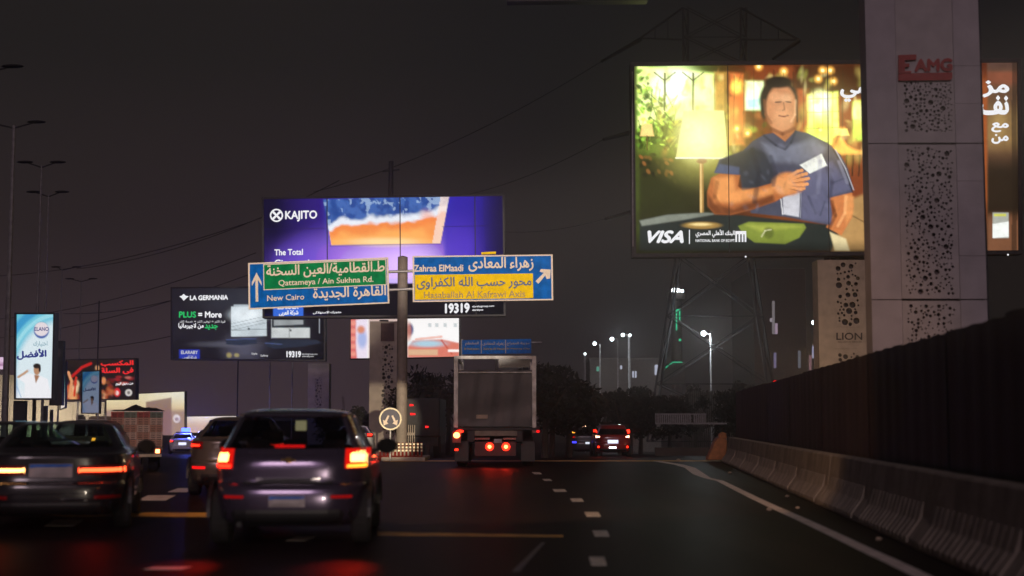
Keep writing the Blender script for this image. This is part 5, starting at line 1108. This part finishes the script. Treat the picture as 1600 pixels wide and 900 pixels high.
# --- pickup with stacked crates
Yt = 38.0; s_t = Yt/F; xt = P(206, 700, Yt)[0]
pk_ = thing('crate_truck', 'small truck with a slatted cargo bed, loaded with stacked crates', 'truck', (xt, Yt, 0))
TP = mat('old_truck_paint', (.30, .25, .19), .5, var=.3)
zz = lambda py: P(0, py, Yt)[2]; xx = lambda px: P(px, 0, Yt)[0]; X0, X1 = xx(140), xx(268)
MB().box(X0, X1, Yt, Yt+3.0, zz(704), zz(699)).build('cargo_floor', TP, pk_); MB().box(X0+.15, X1-.15, Yt+.1, Yt+4.4, zz(716), zz(704)-.005).build('chassis', DARK, pk_)
MB().box(X0+.1, X1-.1, Yt+3.05, Yt+4.6, zz(704), zz(650)).build('cab', TP, pk_, bevel=.08)
for x in (X0+.03, X0+.55, X0+.75): MB().bar((x, Yt+.02, zz(699)), (x, Yt+.02, zz(645)), .025, 6).build('stake', mat('pale_pole', (.5, .5, .5), .5), pk_)
for z_ in (655, 665, 675): MB().box(X0, X0+.8, Yt+.05, Yt+.08, zz(z_+1), zz(z_)).build('slat', mat('pale_pole', (.5, .5, .5), .5), pk_)
MB().box(X0, X0+.04, Yt+.05, Yt+3, zz(690), zz(650)).build('side_board', TP, pk_)
tl = MB().box(xx(256), xx(266), Yt-.04, Yt-.005, zz(709), zz(700)).build('tail_light', RED_LENS, pk_); MB().box(xx(258), xx(264), Yt-.055, Yt-.042, zz(708), zz(702)).build('brake_lamp', glow('tail_lamp_core', (1, .42, .12), 5), tl)
MB().box(X0+.1, X1-.02, Yt-.08, Yt-.045, zz(714), zz(709.5)).build('rear_bumper', mat('cream_bumper', (.7, .6, .42), .5), pk_)
for d in (X0+.2, X1-.25):
    for y in (.7, 3.7):
        w_ = MB().lathe([(-.12, .2), (-.12, .36), (.12, .36), (.12, .2)], 'x', (d, Yt+y, .36), 20).build('wheel', RUBBER, pk_)
cr = [('#7a2f2c', (.30, .07, .06)), ('#5c6a58', (.14, .18, .14)), ('#8c5a4a', (.32, .19, .14)), ('#a08070', (.38, .30, .25)), ('', (.10, .20, .19)), ('', (.30, .10, .10))]
CL = ['red', 'grey green', 'brown', 'pale brown', 'teal', 'dull red']
rows = [(698, 687), (686.5, 675.5), (675, 664), (663.5, 653), (652.5, 643)]
def crate(x0, x1, y0, z0, z1, ci, label):
    m = mat('crate_%d' % ci, tuple(min(.8, 1.9*q) for q in cr[ci][1]), .7, var=.25, scale=5); c = thing('crate', label, 'crate', ((x0+x1)/2, y0, z0), 'crates stacked on the small truck'); mb = MB()
    t = .02; h = (z1-z0)
    for k in range(4): a = z0+h*k/4; MB().box(x0, x1, y0, y0+.02, a+.008, a+h/4-.008).build('slat', m, c)
    for x in (x0-.004, (x0+x1)/2-.02, x1-.036): MB().box(x, x+.04, y0-.02, y0-.002, z0, z1).build('batten', m, c)
    MB().box(x0, x1, y0+.022, y0+.55, z0, z1-.01).build('filling', mat('crate_fill', (.10, .08, .07), .9, var=.5, scale=12), c)
for ri, (a, b) in enumerate(rows):
    for ci in range(4):
        x0 = xx(191+ci*19.2); x1 = xx(191+ci*19.2+18.6); k = [4, 5, 1, 2][ri] if ci == 0 and ri < 4 else (0 if ri == 4 and ci % 2 == 0 else 1 if ri == 4 else [3, 2][(ci+ri) % 2])
        crate(x0, x1, Yt+.1+.02*random.random(), zz(a), zz(b), k, '%s crate %s of the %s row on the small truck' % (CL[k], ['leftmost', 'second from left', 'second from right', 'rightmost'][ci], ['bottom', 'second', 'middle', 'fourth', 'top red'][ri]))
mb = MB(); n = 14; V_ = []
for j in range(5):
    for i in range(n): V_.append((xx(188+i*6.2), Yt+.1+j*.55, zz(643)+.02+(.10+.06*math.sin(i*1.1+j))*math.sin(math.pi*j/4)*math.sin(math.pi*(i+.3)/(n-.2)) + (.04 if 5 < i < 10 else 0)*(j in (1, 2, 3))))
mb.add(V_, [(j*n+i, j*n+i+1, (j+1)*n+i+1, (j+1)*n+i) for j in range(4) for i in range(n-1)]); tag(mb.build('tarpaulin', TARP, smooth=True), 'crumpled dark tarpaulin lying on top of the stacked crates', 'tarpaulin')

# the road bends left: the small truck and its load stand turned with it
tr_ = pk_.location.copy(); th = math.radians(12.5)
for o in [pk_]+[o for o in SC.objects if o.parent is None and o.name.split('.')[0] == 'crate']:
    d = o.location-tr_; o.location = (tr_.x+d.x*math.cos(th)-d.y*math.sin(th), tr_.y+d.x*math.sin(th)+d.y*math.cos(th), o.location.z); o.rotation_euler = (0, 0, th)
tp = bpy.data.objects['tarpaulin']
for v in tp.data.vertices:
    dx, dy = v.co.x-tr_.x, v.co.y-tr_.y; v.co.x = tr_.x+dx*math.cos(th)-dy*math.sin(th); v.co.y = tr_.y+dx*math.sin(th)+dy*math.cos(th)

# --- box truck
Yr = 41.8; tk = thing('cargo_truck', 'tall cargo truck with a dark tarpaulin back and two low red lamps', 'truck', (P(773, 700, Yr)[0], Yr, 0))
zz = lambda py: P(0, py, Yr)[2]; xx = lambda px: P(px, 0, Yr)[0]*1.0
def xq(px, py=650): return P(px, py, Yr)[0]
XL, XR = xq(709), xq(838); FR = mat('worn_white_frame', (.8, .72, .62), .6, var=.5, scale=3); z0, z1 = zz(668), zz(556)
for x in (XL, XR-.12): MB().box(x, x+.12, Yr, Yr+.12, z0, z1).build('corner_post', FR, tk, bevel=.01); MB().box(x, x+.12, Yr+4.6, Yr+4.72, z0, z1).build('corner_post', FR, tk)
MB().box(XL+.122, XR-.122, Yr+.01, Yr+.11, z1-.09, z1).build('top_rail', FR, tk)
for x in (XL+.02, XR-.08): MB().box(x, x+.06, Yr+.125, Yr+4.595, z1-.07, z1-.01).build('side_rail', FR, tk)
MB().box(xq(774), xq(777), Yr+.03, Yr+.08, zz(578), z1-.095).build('middle_post', DARK, tk)
mb = MB(); n = 26; m_ = 12       # tarpaulin sheet hanging over the tailgate, with soft folds
for j in range(m_):
    for i in range(n):
        u = i/(n-1); v = j/(m_-1); mb.v.append((XL+.125+u*(XR-XL-.25), Yr+.05+.012*math.sin(u*23+v*2)+.018*math.sin(v*9+u*3)*v, zz(578)+(zz(666)-zz(578))*v))
mb.f = [(j*n+i, j*n+i+1, (j+1)*n+i+1, (j+1)*n+i) for j in range(m_-1) for i in range(n-1)]; mb.build('tarpaulin_sheet', TARP, tk, smooth=True)
MB().box(XL+.125, XR-.125, Yr+.085, Yr+.12, zz(666), zz(579)).build('tailgate', DARK, tk)
MB().bar((XL+.13, Yr+.0, zz(582)), (XR-.13, Yr+.0, zz(582)), .02, 6).build('tarpaulin_rope', FR, tk)
quad([(744, 648), (762, 648), (762, 654), (744, 654)], Yr-.01, mat('faded_sticker', (.42, .32, .24), .6), tk, 'sticker', .01)
quad([(779, 559), (828, 558), (828, 574), (779, 575)], Yr+.20, glass('cloudy_window', (.9, .85, .75), .8, .3), tk, 'clear_window', .01)
for x in (XL+.02, XR-.06): MB().box(x, x+.04, Yr+.13, Yr+4.6, z0, zz(580)).build('side_panel', TARP, tk)
MB().box(XL+.13, XR-.13, Yr+4.5, Yr+4.55, z0, z1-.3).build('front_panel', mat('grey_bulkhead', (.22, .21, .2), .7), tk)
MB().box(XL, XR, Yr+.0, Yr+4.7, zz(672), z0-.004).build('bed_frame', DARK, tk); MB().box(xq(742), xq(808), Yr-.06, Yr-.006, zz(681), zz(673)).build('rear_beam', mat('dull_beam', (.24, .20, .16), .7), tk)
MB().box(XL+.05, XR-.05, Yr+4.9, Yr+6.6, .6, zz(575)).build('cab', DARK, tk, bevel=.08)
for x in (XL+.4, XR-.6): MB().box(x, x+.2, Yr+.05, Yr+6.4, zz(690), zz(673)).build('chassis_rail', DARK, tk)
MB().box(xq(742), xq(806), Yr-.04, Yr+.04, zz(712), zz(690)).build('under_run_guard', mat('red_tint_steel', (.10, .03, .03), .6), tk)
for a, b in ((742, 765), (786, 806)): quad([(a, 684), (b, 684), (b, 687), (a, 687)], Yr-.07, RED_LENS, tk, 'reflective_strip', .01)
quad([(772, 686), (784, 686), (784, 692), (772, 692)], Yr-.07, mat('plate_white', (.5, .44, .46), .6), tk, 'number_plate', .01)
for px, r, m in ((765, 4.4, 'tail_lamp_truck'), (790.5, 4.4, 'tail_lamp_truck')):
    p = P(px, 698, Yr-.06); l_ = MB().lathe([(0, 0), (-.02, .10), (.03, .12), (.03, 0)], 'y', tuple(p), 18).build('lamp_housing', glow('tail_lamp_lit', (1, .018, .006), 6), tk)
    MB().ball((p[0], p[1]-.03, p[2]), .052, 10, 6, (1, .4, 1)).build('bulb', glow('tail_lamp_truck', (1, .42, .10), 6), l_)
p = P(713.5, 680, Yr-.1); l_ = MB().box(p[0]-.12, p[0]+.12, Yr-.08, Yr-.02, zz(692), zz(674)).build('tail_light', RED_LENS, tk); MB().ball((p[0], Yr-.1, p[2]), .095, 10, 6, (1, .4, .9)).build('bulb', glow('tail_lamp_truck', (1, .42, .10), 6), l_); MB().ball((p[0]+.09, Yr-.1, p[2]+.11), .07, 10, 6, (1.6, .3, .6)).build('marker_lamp', RED_ON, l_)
MB().box(xq(711), xq(716), Yr-.1, Yr-.085, zz(704), zz(701)).build('reflector', RED_ON, tk); MB().box(xq(838), xq(843), Yr-.05, Yr, zz(676), zz(672)).build('marker_lamp', RED_DIM, tk); MB().box(xq(832), xq(838), Yr-.05, Yr, zz(676), zz(673)).build('reflector', RED_LENS, tk)  # the left reflector glows in place of light thrown back
for d in (XL+.22, XR-.24):
    for y in (1.0, 5.6): MB().lathe([(-.16, .2), (-.16, .40), (-.12, .44), (.12, .44), (.16, .40), (.16, .2)], 'x', (d, Yr+y, .44), 22).build('wheel', RUBBER, tk)
    MB().box(d-.2, d+.2, Yr+.35, Yr+.37, .15, zz(690)).build('mudflap', TRIM, tk)
# distant lorry with red marker lamps
fl = thing('distant_lorry', 'dark distant lorry with red marker lamps, between gantry pole and truck', 'truck', (P(655, 700, 62)[0], 62, ground_z(62)))
g = ground_z(62); MB().box(P(636, 0, 62)[0], P(690, 0, 62)[0], 62, 68, g+.9, P(0, 622, 62)[2]).build('cargo_body', DARK, fl, bevel=.05); MB().box(P(640, 0, 62)[0], P(686, 0, 62)[0], 62.2, 69.5, g+.5, g+.89).build('chassis', DARK, fl)
for px, py, w in ((643, 633, 6), (645, 647, 8), (667, 667, 5)): quad([(px-w/2, py-1.8), (px+w/2, py-1.2), (px+w/2, py+1.2), (px-w/2, py+1.8)], 61.9, glow('tail_lamp_soft', (1, .02, .02), 1.6), fl, 'marker_lamp', .06)
for x in (P(642, 0, 62)[0], P(684, 0, 62)[0]): MB().lathe([(-.15, .2), (-.15, .45), (.15, .45), (.15, .2)], 'x', (x, 63.2, g+.45), 16).build('wheel', RUBBER, fl)

# ---- the light that the lit tail lamps throw on the road
def spill(p, e, r=.06, b=2.6, a=62): lamp('tail_lamp_spill', 'SPOT', p, (p[0], p[1]-b, .0), e, (1, .02, .01), spot_size=math.radians(a), spot_blend=1, shadow_soft_size=r)
for d in (-.75, .75): q = c0.root.location; spill((q.x+d, q.y-.12, .93), 62, b=1.75, a=27)
for d in (-.6, .6): q = c1.root.location; spill((q.x+d, q.y-.14, .74), 5)
for px in (765, 790): p = P(px, 698, Yr-.25); spill(tuple(p), 16)
spill(tuple(P(713, 680, Yr-.25)), 12)
for d in (-.6, .6): q = fc.root.location; spill((q.x+d, q.y-.15, q.z+.9), 12)
# more traffic in the left lanes
far_car('farthest dark car, its roof against the low bright billboard strip', 350, 108, HATCH, DKP, 1.0, RED_DIM, plate=False, rz=math.radians(10), name='hatchback_car')
vn = thing('parked_van', 'dark boxy van with two small white lamps in front of the low bright strip', 'van', (P(340, 680, 96)[0], 96, ground_z(96)))
zv = lambda py: P(0, py, 96)[2]; xv = lambda px: P(px, 660, 96)[0]
MB().box(xv(326), xv(354), 96, 100, ground_z(96)+.35, zv(656)).build('body', DARK, vn, bevel=.12)
for px in (333, 348): MB().ball(P(px, 668, 95.95), .07, 8, 6).build('lamp', glow('white_dim', (.7, .75, .85), 1.2), vn)
MB().box(xv(329), xv(351), 95.97, 95.995, zv(665), zv(658.5)).build('window', GL, vn)
for x in (xv(328), xv(352)-.2): MB().lathe([(0, .15), (0, .34), (.2, .34), (.2, .15)], 'x', (x, 97, ground_z(96)+.34), 14).build('wheel', RUBBER, vn)

# ---- thin night haze that carries the glow of the lamps
hz = MB().box(-420, 420, -30, 520, -5, 60).build('haze', bpy.data.materials.new('haze_air'))
hm = hz.data.materials[0]; hm.use_nodes = True; t = hm.node_tree; t.nodes.clear(); pv = t.nodes.new('ShaderNodeVolumePrincipled'); o_ = t.nodes.new('ShaderNodeOutputMaterial')
pv.inputs['Color'].default_value = (.9, .84, .84, 1); pv.inputs['Density'].default_value = .0013; pv.inputs['Anisotropy'].default_value = .8; t.links.new(pv.outputs[0], o_.inputs['Volume']); hz['kind'] = 'stuff'
